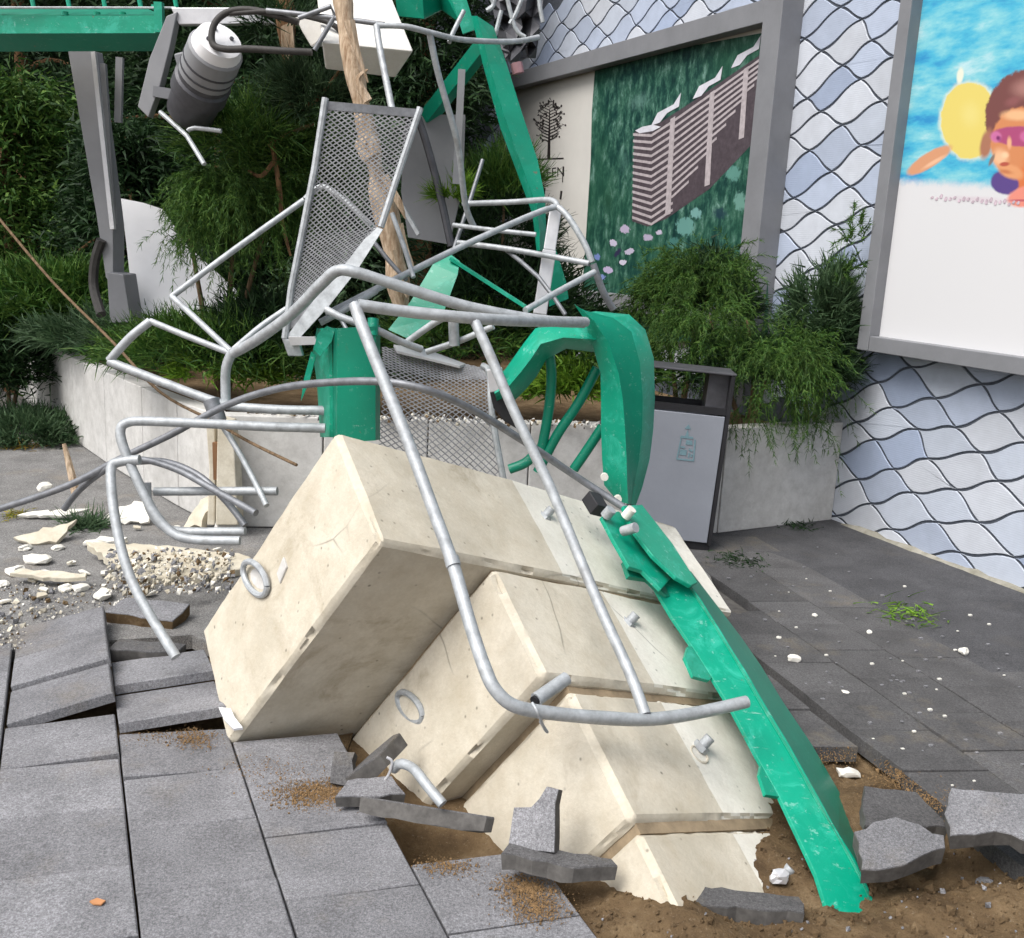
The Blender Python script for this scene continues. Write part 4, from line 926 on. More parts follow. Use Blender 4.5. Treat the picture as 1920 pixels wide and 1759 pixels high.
def printer(t, plane, wscale=26, wamp=.16):
    """helpers that lay soft printed patches on a poster, in wall coordinates"""
    P = world_co(t)
    def vm(op, a, c=None):
        n = N(t, 'ShaderNodeVectorMath'); n.operation = op
        for k, v in enumerate((a, c)):
            if v is None: continue
            if hasattr(v, 'is_linked'): t.links.new(v, n.inputs[k])
            else: n.inputs[k].default_value = tuple(v)
        return n
    rel = vm('SUBTRACT', P, W0).outputs[0]; wob = noi(t, P, wscale, 4, .6)
    def blob(col, x, y, rx, ry, ang, c, soft=.25, amt=1.0):
        s0, z0 = wpx(x, y, plane); sx, zx = wpx(x + 4, y, plane); sy, zy = wpx(x, y + 4, plane)
        J = np.linalg.inv(np.array([[(sx - s0) / 4, (sy - s0) / 4], [(zx - z0) / 4, (zy - z0) / 4]]))      # wall metres -> picture pixels
        ca, sa = math.cos(math.radians(ang)), math.sin(math.radians(ang)); Rm = np.array([[ca / rx, sa / rx], [-sa / ry, ca / ry]]) @ J
        c0 = WE * s0 + V((0, 0, z0)); d = vm('SUBTRACT', rel, c0).outputs[0]
        r1 = WE * Rm[0, 0] + V((0, 0, Rm[0, 1])); r2 = WE * Rm[1, 0] + V((0, 0, Rm[1, 1]))
        cb = N(t, 'ShaderNodeCombineXYZ'); t.links.new(vm('DOT_PRODUCT', d, r1).outputs['Value'], cb.inputs[0]); t.links.new(vm('DOT_PRODUCT', d, r2).outputs['Value'], cb.inputs[1])
        ln = vm('LENGTH', cb.outputs[0]).outputs['Value']
        ad = N(t, 'ShaderNodeMath'); ad.operation = 'MULTIPLY_ADD'; t.links.new(wob, ad.inputs[0]); ad.inputs[1].default_value = wamp; t.links.new(ln, ad.inputs[2])
        return mix(t, ramp(t, ad.outputs[0], [(max(.02, 1 + wamp * .4 - soft), amt), (1 + wamp * .55, 0.0)], 'EASE'), col, c)
    def below(col, p, q, c, soft):
        (sa, za), (sb2, zb2) = wpx(*p, plane), wpx(*q, plane); k = (zb2 - za) / (sb2 - sa); n_ = WE * k + V((0, 0, -1)); off = (WE * sa + V((0, 0, za))).dot(n_)
        v = vm('DOT_PRODUCT', rel, n_).outputs['Value']
        ad = N(t, 'ShaderNodeMath'); ad.operation = 'SUBTRACT'; t.links.new(v, ad.inputs[0]); ad.inputs[1].default_value = off
        a2 = N(t, 'ShaderNodeMath'); a2.operation = 'MULTIPLY_ADD'; t.links.new(wob, a2.inputs[0]); a2.inputs[1].default_value = .05; t.links.new(ad.outputs[0], a2.inputs[2])
        return mix(t, ramp(t, a2.outputs[0], [(.0, 0.0), (soft, 1.0)], 'EASE'), col, c)
    return blob, below
def m_swimmer():
    """the printed photograph: soft colour patches laid out on the poster"""
    m, t, b = new_mat('swimmer_print', .4, 0, .3); P = world_co(t); blob, below = printer(t, PO)
    mp = N(t, 'ShaderNodeMapping'); mp.inputs['Scale'].default_value = (1, 1, 3.2); t.links.new(P, mp.inputs[0])
    col = ramp(t, noi(t, mp.outputs[0], 3.2, 6, .62), [(.32, (.03, .25, .52)), (.45, (.07, .42, .60)), (.58, (.20, .54, .62)), (.72, (.46, .66, .70))])
    for q in ((1818, 226, 70, 90, 0, (.66, .70, .58), .25), (1801, 142, 9, 22, 8, (.70, .72, .60), .5), (1817, 226, 60, 80, 0, (.68, .56, .15), .12), (1820, 215, 30, 40, 0, (.70, .60, .20), .9),
              (1742, 301, 60, 17, -32, (.60, .29, .16), .3), (1752, 304, 40, 6, -30, (.74, .44, .28), .8),
              None,
              (1926, 222, 92, 102, 0, (.17, .065, .06), .12), (1850, 270, 16, 40, 12, (.36, .16, .10), .5), (1925, 165, 46, 30, -10, (.36, .18, .16), .9), (1900, 190, 26, 14, -20, (.24, .09, .09), .8),
              (1916, 272, 68, 80, 0, (.58, .23, .10), .14), (1908, 216, 44, 16, 0, (.74, .43, .23), .7), (1876, 296, 24, 28, 0, (.76, .45, .27), .8), (1950, 312, 46, 44, 0, (.60, .15, .05), .8), (1900, 330, 34, 14, 20, (.68, .30, .13), .7),
              (1916, 256, 72, 23, 2, (.37, .07, .17), .25), (1868, 257, 15, 15, 0, (.60, .20, .38), .7), (1928, 256, 22, 17, 0, (.58, .17, .34), .7), (1874, 260, 7, 8, 0, (.24, .04, .16), .8), (1934, 262, 9, 9, 0, (.26, .04, .16), .8),
              (1893, 268, 7, 18, 0, (.72, .38, .22), .7), (1885, 291, 11, 10, 0, (.82, .52, .32), .8), 
              (1935, 338, 56, 34, 0, (.60, .17, .06), .4), (1884, 343, 32, 26, 20, (.10, .06, .22), .25), (1896, 322, 34, 18, 20, (.66, .30, .14), .5), (1860, 300, 5, 18, 25, (.20, .16, .14), .6), (1934, 366, 58, 25, -14, (.70, .25, .19), .3), (1915, 376, 40, 4, 0, (.45, .10, .12), .8), (1830, 374, 100, 10, 3, (.56, .44, .50), 1.0, .55), (1884, 308, 14, 6, -6, (.42, .09, .06), .6), (1886, 322, 22, 7, 10, (.50, .18, .08), .9), (1868, 257, 13, 13, 0, (.52, .14, .32), .7), (1872, 259, 6, 7, 0, (.18, .03, .12), .8), (1928, 256, 19, 14, 0, (.50, .12, .30), .7)):
        col = below(col, (1704, 338), (1900, 346), (.63, .63, .645), .06) if q is None else blob(col, *q)
    setc(t, b, col); return m
mb = MB(); mb.prism([wp(s, z, PO + .001) for s, z in [(sl0 - .08, z_b + .08), (sR + .08, z_b + .08), (sR + .08, zT - .08), (sl0 - .08, zT - .08)]], WN * .0012); obj('swimmer_print', mb, m_swimmer(), pic)
pm = m_plain('pink_script_ink', (.52, .42, .48), .5, .3, 40)
mb = MB()
for k in range(20):
    x = 1745 + k * 8.5; y = 371 + k * .6 + 3 * math.sin(k * 2.3); hgt = 3 + 4 * rnd.random()
    q = [wpx(x + dx, y + dy, PO) for dx, dy in ((0, 0), (4, -hgt), (7, -hgt * .7), (5, hgt * .5), (2, hgt * .6))]
    mb.prism([wp(s, z, PO + .0035) for s, z in q], WN * .0008)
obj('script_print', mb, pm, pic)

# middle billboard
FM = .17
mbd = thing('billboard', wpt(1430, 560, FM), 'grey framed billboard showing a terraced tower hotel in a forest', 'billboard')
sr_out, _ = wpx(1443, 250, FM); sr_in, _ = wpx(1409, 250, FM)      # right post front face
s_l, z_bt = wpx(1005, 508, FM)
_, z_tp = wpx(1429, 42, FM); _, z_tp2 = wpx(1434, -2, FM)
s_far = wpx(966, 150, FM)[0] + .30
_, z_b1 = wpx(1100, 545, FM)
mb = MB(); wbox(mb, [(sr_in, -.02 + .62), (sr_out, .60), (sr_out, z_tp2 + .5), (sr_in, z_tp2 + .5)], 0, FM); obj('frame_post', mb, MT['frame_b'], mbd, bevel=.004)
mb = MB(); wbox(mb, [(s_far, .62), (s_far - .12, .62), (s_far - .12, z_tp2), (s_far, z_tp2)], 0, FM); obj('frame_post', mb, MT['frame_b'], mbd, bevel=.004)
mb = MB(); wbox(mb, [(s_far - .122, z_tp), (sr_in + .002, z_tp), (sr_in + .002, z_tp2), (s_far - .122, z_tp2)], 0, FM - .004); obj('frame_rail', mb, MT['frame_b'], mbd, bevel=.004)
mb = MB(); wbox(mb, [(s_far - .122, z_b1 - .12), (sr_in + .002, z_b1 - .12), (sr_in + .002, z_b1), (s_far - .122, z_b1)], 0, FM - .004); obj('frame_rail', mb, MT['frame_b'], mbd, bevel=.004)
PM = .06
mb = MB(); wbox(mb, [(s_far - .1, z_b1 - .05), (sr_in + .02, z_b1 - .05), (sr_in + .02, z_tp + .05), (s_far - .1, z_tp + .05)], .006, PM); pic2 = obj('poster', mb, m_plain('poster_paper', (.60, .585, .55), .5, .05, 2), mbd)
def m_forest():
    m, t, b = new_mat('forest_print', .4, 0, .3); c = world_co(t)
    mp = N(t, 'ShaderNodeMapping'); mp.inputs['Scale'].default_value = (1, 1, .55); t.links.new(c, mp.inputs[0])
    cc = ramp(t, noi(t, mp.outputs[0], 12, 8, .75, .2), [(.32, (.003, .016, .022)), (.46, (.012, .055, .045)), (.56, (.05, .14, .10)), (.68, (.20, .34, .30))])
    cc = mix(t, ramp(t, noi(t, c, 2.2, 2, .5), [(.4, 0.0), (.7, .6)]), cc, (.02, .09, .05))
    blob, _b = printer(t, PM, 34, .9)
    for q in ((1200, 190, 60, 40, -20, (.12, .24, .21), 1.0, .6), (1170, 300, 26, 60, 0, (.07, .17, .14), 1.0, .6), (1140, 380, 30, 60, 0, (.02, .07, .04), 1.0, .7),
              (1285, 425, 34, 36, 0, (.13, .30, .27), .5, .9), (1305, 400, 22, 22, 0, (.20, .40, .38), .6, .8), (1262, 455, 26, 24, 0, (.06, .18, .16), .6, .9), (1375, 325, 30, 34, 0, (.11, .27, .23), .6, .9), (1388, 378, 24, 40, 0, (.16, .33, .28), .6, .8), (1350, 400, 30, 26, 0, (.015, .04, .06), .7, .8),
              (1172, 430, 17, 14, 0, (.42, .37, .50), .4), (1150, 456, 15, 11, 30, (.50, .47, .60), .4), (1180, 472, 17, 10, -20, (.45, .42, .54), .4), (1215, 446, 20, 13, 0, (.40, .36, .48), .5), (1236, 436, 12, 9, 0, (.48, .44, .56), .5), (1140, 506, 16, 12, 20, (.46, .40, .58), .4), (1168, 492, 13, 9, 0, (.55, .53, .64), .4), (1120, 482, 10, 14, 0, (.16, .22, .48), .5), (1158, 474, 8, 20, 40, (.03, .03, .07), .5), (1130, 520, 12, 10, 0, (.20, .26, .52), .5)):
        cc = blob(cc, *q)
    setc(t, b, cc); return m
ink('forest_print', None, [(1116, 128), (1122, 118), (1440, 60), (1440, 640), (1085, 640), (1098, 460), (1108, 300), (1110, 210)], .0012, pic2, PM, mat=m_forest(), sharp=True)
mb = MB(); 
def ipoly(pts, off):
    mb.prism([wp(*wpx(x, y, PM), PM + off) for x, y in pts], WN * .0008)
ipoly([(1190, 248), (1235, 232), (1300, 190), (1430, 100), (1430, 250), (1330, 355), (1250, 410), (1215, 425), (1186, 415)], .0022)
obj('facade_print', mb, m_plain('facade_dark_ink', (.075, .06, .07), .4, .3, 30), pic2)
mb = MB(); NF = 14
for k in range(NF):
    t = k / (NF - 1)
    ya, yb, yc, yd = 250 + t * 155, 252 + t * 166, 232 + t * 165, 108 + t * 125
    x1_, x2_ = 1186 + 2 * (1 - t), 1225
    h_ = 5.0
    ipoly([(x1_, ya), (1222, yb), (1222, yb + h_), (x1_, ya + h_)], .0034)
    ipoly([(1222, yb), (1262, yc - 6), (1262, yc - 6 + h_), (1222, yb + h_)], .0034)
    xe = 1428 - 190 * max(0, t - .25) / .75 * .9
    ye = yc - 6 + (yd - yc + 6) * (xe - 1262) / (1428 - 1262)
    if xe > 1275: ipoly([(1262, yc - 6), (xe, ye), (xe, ye + h_), (1262, yc - 6 + h_)], .0034)
for x, y0_, y1_ in ((1262, 224, 405), (1336, 175, 350), (1400, 130, 262)):
    ipoly([(x - 4, y0_), (x + 5, y0_ - 6), (x - 4, y1_ - 4), (x - 14, y1_)], .0046)
obj('storey_print', mb, m_plain('facade_light_ink', (.42, .375, .39), .4, .2, 30), pic2)
mb = MB()
ipoly([(1192, 245), (1205, 238), (1225, 234), (1240, 238), (1225, 246), (1200, 250)], .0046)
for x, y in ((1222, 236), (1300, 186), (1372, 128)):
    ipoly([(x, y), (x + 12, y - 24), (x + 42, y - 40), (x + 56, y - 62), (x + 52, y - 36), (x + 30, y - 24), (x + 16, y - 6)], .0050)
obj('roof_print', mb, m_plain('roof_ink', (.62, .62, .68), .4, .12, 20), pic2)
# tree logo
blk = m_plain('logo_black_ink', (.03, .025, .025), .5, .2, 20)
mb = MB()
def stroke(p, q, w0, w1):
    (x0_, y0_), (x1_, y1_) = p, q; dx, dy = x1_ - x0_, y1_ - y0_; L = math.hypot(dx, dy) + 1e-6; nx_, ny_ = -dy / L, dx / L
    ipoly([(x0_ + nx_ * w0, y0_ + ny_ * w0), (x1_ + nx_ * w1, y1_ + ny_ * w1), (x1_ - nx_ * w1, y1_ - ny_ * w1), (x0_ - nx_ * w0, y0_ - ny_ * w0)], .0012 + .00015 * rnd.random())
stroke((1029, 298), (1030, 262), 3.0, 2.2); stroke((1030, 262), (1031, 205), 2.0, .6); stroke((1004, 299), (1057, 297), 1.3, 1.3)
rl = random.Random(4)
for k in range(26):
    t = k / 25; y = 266 - 74 * t; x = 1030 + .8 * t; sgn = 1 if k % 2 else -1
    reach = (24 * math.sin(math.pi * (.22 + .74 * t)) + 2) * rl.uniform(.7, 1.05)
    ex, ey = x + sgn * reach, y - reach * rl.uniform(.55, 1.0) + 4
    mx_, my_ = x + sgn * reach * .55, y - reach * .25; w_ = 1.5 - .8 * t
    stroke((x, y), (mx_, my_), w_, w_ * .7); stroke((mx_, my_), (ex, ey), w_ * .7, .4)
    for q in range(3):
        bx, by = mx_ + (ex - mx_) * rl.random(), my_ + (ey - my_) * rl.random()
        tx, ty = bx + rl.uniform(-7, 7), by + rl.uniform(-9, 3)
        stroke((bx, by), (tx, ty), .6, .4)
        r_ = rl.uniform(1.0, 2.0); ipoly([(tx + r_ * math.cos(a), ty + r_ * 1.4 * math.sin(a)) for a in np.linspace(0, 6.28, 6)[:-1]], .0012 + .00015 * rnd.random())
obj('tree_emblem', mb, blk, pic2)
def text_on(txt, corners, plane, off, mat, parent, name):
    cu = bpy.data.curves.new('t', 'FONT'); cu.body = txt; cu.extrude = 0
    o = bpy.data.objects.new('t', cu); S.collection.objects.link(o); bpy.context.view_layer.update()
    me = bpy.data.meshes.new_from_object(o.evaluated_get(bpy.context.evaluated_depsgraph_get())); bpy.data.objects.remove(o)
    xs_ = [v.co.x for v in me.vertices]; ys_ = [v.co.y for v in me.vertices]
    x0_, x1_, y0_, y1_ = min(xs_), max(xs_), min(ys_), max(ys_)
    (sa, za), (sb_, zb), (sc, zc), (sd2, zd) = [wpx(*c, plane) for c in corners]      # tl tr bl br
    org = V(parent['_w'])
    for v in me.vertices:
        u = (v.co.x - x0_) / (x1_ - x0_); q = (v.co.y - y0_) / (y1_ - y0_)
        s_ = (sa * (1 - u) + sb_ * u) * q + (sc * (1 - u) + sd2 * u) * (1 - q); z_ = (za * (1 - u) + zb * u) * q + (zc * (1 - u) + zd * u) * (1 - q)
        v.co = wp(s_, z_, plane + off) - org
    me.materials.clear(); me.materials.append(mat); o = link(name, me, parent); o['_w'] = list(org); return o
text_on('GREEN', [(1000, 319), (1058, 312), (1000, 334), (1058, 331)], PM, .0014, blk, pic2, 'lettering')
mb = MB(); stroke((1021, 352), (1020, 364), 2.0, 2.0); stroke((1053, 358), (1051, 374), 1.8, 1.8); stroke((1056, 312), (1055, 342), .8, .8); obj('lettering_stroke', mb, blk, pic2)
# ================================================================== LOOSE SLABS AND DEBRIS
def shard(label, px, py, Y, outline, n, head, th, mat, cat='broken slab', group='broken paving slabs round the blocks', name='broken_slab', z=None, mat2=None, jag=.0075):
    c = at(px, py, Y) if z is None else gnd(px, py, z)
    n = V(n).normalized(); hx_ = V(head); hx_ = (hx_ - n * hx_.dot(n)).normalized(); hy_ = n.cross(hx_)
    rr = random.Random(int(px * 7 + py)); pts = []
    m = len(outline)
    for k in range(m):
        a, b = outline[k], outline[(k + 1) % m]; L = math.hypot(b[0] - a[0], b[1] - a[1]); q = max(1, int(L / .032))
        for t in range(q):
            f = t / q; j = .004 if t == 0 else jag
            pts.append((a[0] + (b[0] - a[0]) * f + rr.uniform(-j, j), a[1] + (b[1] - a[1]) * f + rr.uniform(-j, j)))
    mb = MB(); top = [c + hx_ * x + hy_ * y for x, y in pts]
    cen = sum(top, V((0, 0, 0))) / len(top)
    lo = [p.lerp(cen, rr.uniform(.0, .05)) - n * th * rr.uniform(.85, 1.05) for p in top]
    mm = len(top)
    mb.add([p.lerp(cen, .015) for p in top], [tuple(range(mm))])
    mb2 = [p - n * .004 for p in top]; o_ = len(mb.v); mb.v += [tuple(p) for p in mb2] + [tuple(p) for p in lo]
    for k in range(mm):
        mb.f.append([k, (k + 1) % mm, o_ + (k + 1) % mm, o_ + k]); mb.m.append(0)
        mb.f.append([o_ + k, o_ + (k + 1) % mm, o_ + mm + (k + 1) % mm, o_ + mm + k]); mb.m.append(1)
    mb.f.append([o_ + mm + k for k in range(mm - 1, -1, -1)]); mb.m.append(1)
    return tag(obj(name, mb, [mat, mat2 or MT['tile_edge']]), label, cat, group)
TD, TL = MT['tile_dark'], MT['tile']
shard('dark half slab lying on the soil at the bottom edge under the lowest block', 1390, 1684, 2.28, [(-.155, -.01), (-.11, -.045), (.15, -.035), (.155, .035), (-.14, .035)], (.03, .04, 1), (1, -.04, 0), .05, TD)
shard('dark slab tipped up on edge over a hole, left of the upright shard', 800, 1512, 2.50, [(-.19, .05), (-.11, .10), (.0, .065), (.19, -.035), (.17, -.055), (-.02, -.01), (-.12, .03)], (.10, .52, .85), (1, -.10, -.16), .045, TD)
shard('pointed dark shard standing upright against the third block', 1003, 1538, 2.36, [(-.075, -.075), (.05, -.08), (.062, .075), (.035, .085), (-.01, .035), (-.055, .035)], (-.35, -.80, .48), (1, -.05, .1), .045, TL)
shard('long dark slab piece lying flat at the foot of the upright shard', 1045, 1606, 2.30, [(-.14, -.02), (.045, -.045), (.15, .0), (.14, .03), (-.13, .035)], (.05, .12, 1), (1, -.10, -.1), .045, TD)
shard('dark shard leaning against the second block beside the steel hook', 700, 1415, 2.78, [(-.09, -.06), (.03, -.05), (.085, .06), (.06, .085), (-.02, .03)], (-.45, .1, .6), (.8, .1, .62), .05, TD)
shard('small dark shard wedged below the second block at the slab corner', 645, 1440, 2.74, [(-.04, -.045), (.03, -.05), (.025, .05), (-.035, .05)], (-.1, -.7, .6), (1, 0, 0), .05, TD)
shard('flat dirty slab corner with a dark crack beside the steel hook', 690, 1478, 2.62, [(-.09, -.03), (.10, -.04), (.07, .05), (-.06, .045)], (0, -.1, 1), (1, .2, 0), .04, TL)
shard('grey slab sliding under the green beam from the right', 1680, 1512, 2.62, [(-.13, -.09), (.12, -.08), (.10, .07), (-.06, .09)], (.08, -.12, 1), (1, .1, 0), .05, TD)
shard('thick grey slab chunk tilted beside the foot of the green beam', 1692, 1585, 2.42, [(-.13, -.07), (-.02, -.06), (.11, -.015), (.12, .02), (.02, .10), (-.11, .06)], (-.10, -.25, 1), (1, .05, .06), .06, TL)
shard('pale granite slab fragment lying on the soil at the right edge', 1870, 1530, 2.50, [(-.15, -.09), (-.02, -.06), (.22, -.15), (.30, .09), (-.09, .10), (-.14, .0)], (-.05, -.20, 1), (1, -.08, 0), .05, MT['tile'])
shard('grey slab corner at the bottom edge left of the soil heap', 1050, 1748, 2.16, [(-.06, -.06), (.07, -.05), (.0, .07)], (0, 0, 1), (1, 0, 0), .05, TL)
shard('tilted slab lying behind the thin curved tube at the left of the block', 275, 1140, None, [(-.155, -.055), (.135, -.085), (.16, .06), (-.11, .075)], (.02, -.16, 1), (1, .0, -.03), .06, TL, z=.05, mat2=MT['soil'])
shard('flat dirty slab under the tilted slab left of the block', 270, 1214, None, [(-.12, -.03), (.13, -.03), (.14, .05), (-.12, .06)], (0, -.06, 1), (1, 0, -.02), .05, TD, z=.046)
hook = thing('steel_hook', at(735, 1430, 2.62), 'short bent grey reinforcement bar with a wire end sticking out by the second block', 'steel bar')
mb = MB(); mb.tube(P3([(738, 1442, 2.62), (752, 1432, 2.60), (776, 1442, 2.56), (800, 1472, 2.5), (830, 1508, 2.46)]), .0145, 10, 5); obj('bar', mb, MT['galv'], hook, smooth=True)
mb = MB(); mb.tube(P3([(725, 1420, 2.6), (735, 1428, 2.6), (730, 1450, 2.6), (722, 1462, 2.6)]), .004, 6, 4); obj('wire', mb, MT['metal_w'], hook, smooth=True)
wt = thing('white_rag', gnd(425, 1345), 'white strip of sheet poking out under the bottom corner of the topmost block', 'scrap')
mb = MB(); mb.loft([[at(410, 1326, 3.02), at(432, 1328, 3.02)], [at(420, 1348, 2.96), at(440, 1345, 2.97)], [at(438, 1366, 2.93), at(455, 1364, 2.93)]], .01, V((0, -.5, 1))); obj('strip', mb, MT['white'], wt)

def lump(px, py, z, sx, sy, sz, rot, mat, seed, name, label, cat, group, ang=.5):
    c = gnd(px, py, z); bm = bmesh.new(); bmesh.ops.create_icosphere(bm, subdivisions=2, radius=1)
    for v in bm.verts:
        q = v.co.copy(); k = 1 + .45 * noise.noise(q * 1.2 + V((seed, 0, 0))) + .2 * noise.noise(q * 3 + V((0, seed, 0)))
        q *= k; q = V((round(q.x * 2.2) / 2.2 * ang + q.x * (1 - ang), round(q.y * 2.2) / 2.2 * ang + q.y * (1 - ang), q.z))
        v.co = Matrix.Rotation(rot, 3, 'Z') @ V((q.x * sx, q.y * sy, q.z * sz))
    me = bpy.data.meshes.new(name); bm.to_mesh(me); bm.free(); me.materials.append(mat)
    o = link(name, me, None, c + V((0, 0, sz * .55))); return tag(o, label, cat, group)
G1 = 'white plaster lumps on the dusty asphalt'
for px, py, sx, sy, sz, lab in [
    (85, 918, .055, .04, .03, 'white plaster lump left of the leaning stick near the planter'), (70, 1054, .075, .05, .025, 'large smooth white plaster flake near the left edge'),
    (28, 1074, .055, .04, .02, 'square white plaster flake at the left edge'), (122, 1106, .035, .03, .018, 'white pebble of plaster, left one of a close pair'), (150, 1106, .04, .03, .018, 'white pebble of plaster, right one of a close pair'),
    (48, 1030, .04, .025, .015, 'thin white plaster bit below the beige shell piece'), (108, 1030, .035, .025, .015, 'small beige plaster bit above the long flake'),
    (5, 1098, .03, .03, .015, 'white plaster crumb cut by the left edge'), (192, 1122, .05, .04, .025, 'cream plaster lump beside the tilted slab')]:
    lump(px, py, -.004, sx, sy, sz, rnd.uniform(0, 3), MT['plaster'], rnd.uniform(0, 50), 'plaster_lump', lab, 'plaster lump', G1)
for px, py, sx, sy, sz, lab in [(1488, 1238, .03, .02, .016, 'white plaster lump just right of the green beam'), (1806, 1224, .032, .022, .014, 'white plaster lump on the asphalt strip at the right'),
    (1630, 1187, .013, .012, .008, 'small white crumb on the joint of the dark paving'), (1527, 1155, .014, .012, .008, 'small white crumb left of the short paving joint'),
    (1585, 1300, .013, .010, .007, 'tiny white crumb in the middle of the dark paving'), (1460, 1197, .012, .01, .007, 'tiny white crumb nearest the green beam')]:
    lump(px, py, 0.0, sx, sy, sz, rnd.uniform(0, 3), MT['plaster'], rnd.uniform(0, 50), 'plaster_lump', lab, 'plaster lump', 'white plaster crumbs on the dark paving')
lump(1590, 1453, -.07, .04, .02, .016, .1, MT['plaster'], 3, 'plaster_lump', 'white plaster piece lying in the soil gap beside the green beam', 'plaster lump', 'white plaster crumbs on the dark paving')
lump(1460, 1650, -.06, .03, .02, .02, .3, MT['metal_w'], 5, 'plaster_lump', 'whitish lump on the lowest block above the dark half slab', 'plaster lump', 'white plaster crumbs on the dark paving')
for k, (px, py, s_, lab) in enumerate([(1850, 1665, .03, 'small grey stone on the soil below the pale granite fragment'), (1662, 1706, .02, 'small pebble in the soil right of the beam foot'), (1570, 1735, .02, 'small pebble in the soil below the beam foot'), (1800, 1580, .05, 'brown clod of soil beside the pale granite fragment'), (1735, 1620, .04, 'brown clod under the tilted slab chunk')]):
    lump(px, py, -.08, s_, s_ * .8, s_ * .6, k, MT['soil'] if 'clod' in lab else TL, k * 3, 'stone', lab, 'stone', 'stones in the dug soil')
# flakes of render, flat pieces
PLW, PLA = MT['plaster'], MT['plaster_warm']; rr0 = random.Random(21)
def flake(label, px, py, outline, n, head, th, mat, z=.0, dz=.02): 
    return shard(label, px, py, None, outline, n, head, th, mat, 'plaster piece', 'broken render pieces left of the blocks', 'plaster_piece', z=z + dz, mat2=mat, jag=.014)
flake('big cream render plate lying flat with a ragged edge under the railing', 300, 1050, [(-.42, .12), (-.05, .16), (.36, .15), (.44, .05), (.25, -.13), (-.05, -.20), (-.22, -.06)], (.03, -.12, 1), (1, -.05, 0), .04, PLA, dz=.05)
flake('white render sheet with a slanted top behind the thin curved tube', 225, 965, [(-.16, -.06), (.17, -.05), (.14, .09), (-.02, .05)], (-.1, -.75, .65), (1, .05, 0), .02, PLW, dz=.04)
flake('beige shell shaped render piece by the green tuft', 85, 1000, [(-.15, -.02), (-.06, -.07), (.06, -.06), (.14, .10), (.06, .06), (-.08, .0)], (.1, -.5, .85), (1, .15, .1), .025, PLA, dz=.04)
flake('long thin white render sliver above the green tuft', 95, 962, [(-.17, -.015), (.1, -.02), (.20, .05), (.06, .03), (-.1, .02)], (0, -.3, 1), (1, .12, .05), .015, PLW, dz=.03)
flake('beige plank like render piece with a dark gap below, near the left edge', 92, 1075, [(-.17, -.02), (.02, -.035), (.17, -.01), (.16, .025), (-.15, .03)], (0, -.15, 1), (1, -.02, 0), .02, PLA, dz=.05)
flake('cream render wedge leaning at the broken planter corner', 378, 958, [(-.10, -.09), (.02, -.09), (.07, .10), (.03, .12), (-.03, .04)], (-.35, -.75, .5), (1, -.1, 0), .05, PLA, dz=.10)
flake('grey stone wedge with a chipped tip beside the planter corner', 425, 965, [(-.06, -.10), (.09, -.10), (.05, .09), (-.02, .10)], (.5, -.75, .4), (1, .4, 0), .06, MT['conc_grey'], dz=.10)
flake('small white render chip beside the green tuft', 175, 1015, [(-.05, -.02), (.05, -.02), (.04, .03), (-.04, .02)], (0, 0, 1), (1, .3, 0), .015, PLW)
flake('white render strip under the railing, left of the curved tube', 195, 1010, [(-.04, -.02), (.10, -.025), (.11, .03), (-.03, .03)], (0, -.2, 1), (1, 0, 0), .02, PLW, dz=.03)
for k in range(26):
    x, y = rr0.uniform(-10, 420), rr0.uniform(985, 1125)
    if y < 1040 and x < 180: continue
    a_ = rr0.uniform(.012, .032); q = [(math.cos(t_) * a_ * rr0.uniform(.6, 1.3), math.sin(t_) * a_ * rr0.uniform(.5, 1.0)) for t_ in (0, 1.1, 2.2, 3.3, 4.6)]
    o = shard('small angular plaster chip, one of many strewn left of the topmost block', x, y, None, q, (rr0.uniform(-.3, .3), rr0.uniform(-.3, .1), 1), (1, rr0.uniform(-1, 1), 0), rr0.uniform(.006, .014), PLW if k % 3 else PLA, 'plaster chip', 'small plaster chips on the dusty asphalt', 'plaster_chip', z=.016 if y < 1115 else .01, mat2=PLA, jag=.004)
# split cream pilaster at the broken corner of the planter
pc = thing('broken_corner_render', V((-1.58, 5.20, 0)), 'split cream render strip standing at the broken planter corner', 'render strip')
mb = MB(); mb.prism([at(x, y, 5.22) for x, y in [(385, 782), (402, 790), (404, 870), (402, 985), (388, 985), (392, 880)]], V((.0, .10, 0))); obj('strip', mb, PLA, pc, bevel=.006)
mb = MB(); mb.prism([at(x, y, 5.16) for x, y in [(408, 786), (432, 792), (440, 850), (446, 985), (404, 985), (406, 880)]], V((.0, .12, 0))); obj('strip', mb, PLA, pc, bevel=.006)
mb = MB(); mb.prism([at(x, y, 5.2) for x, y in [(398, 830), (408, 830), (407, 900), (400, 900)]], V((0, .03, 0))); obj('rust_streak', mb, m_plain('rust_stain', (.19, .10, .05)), pc)
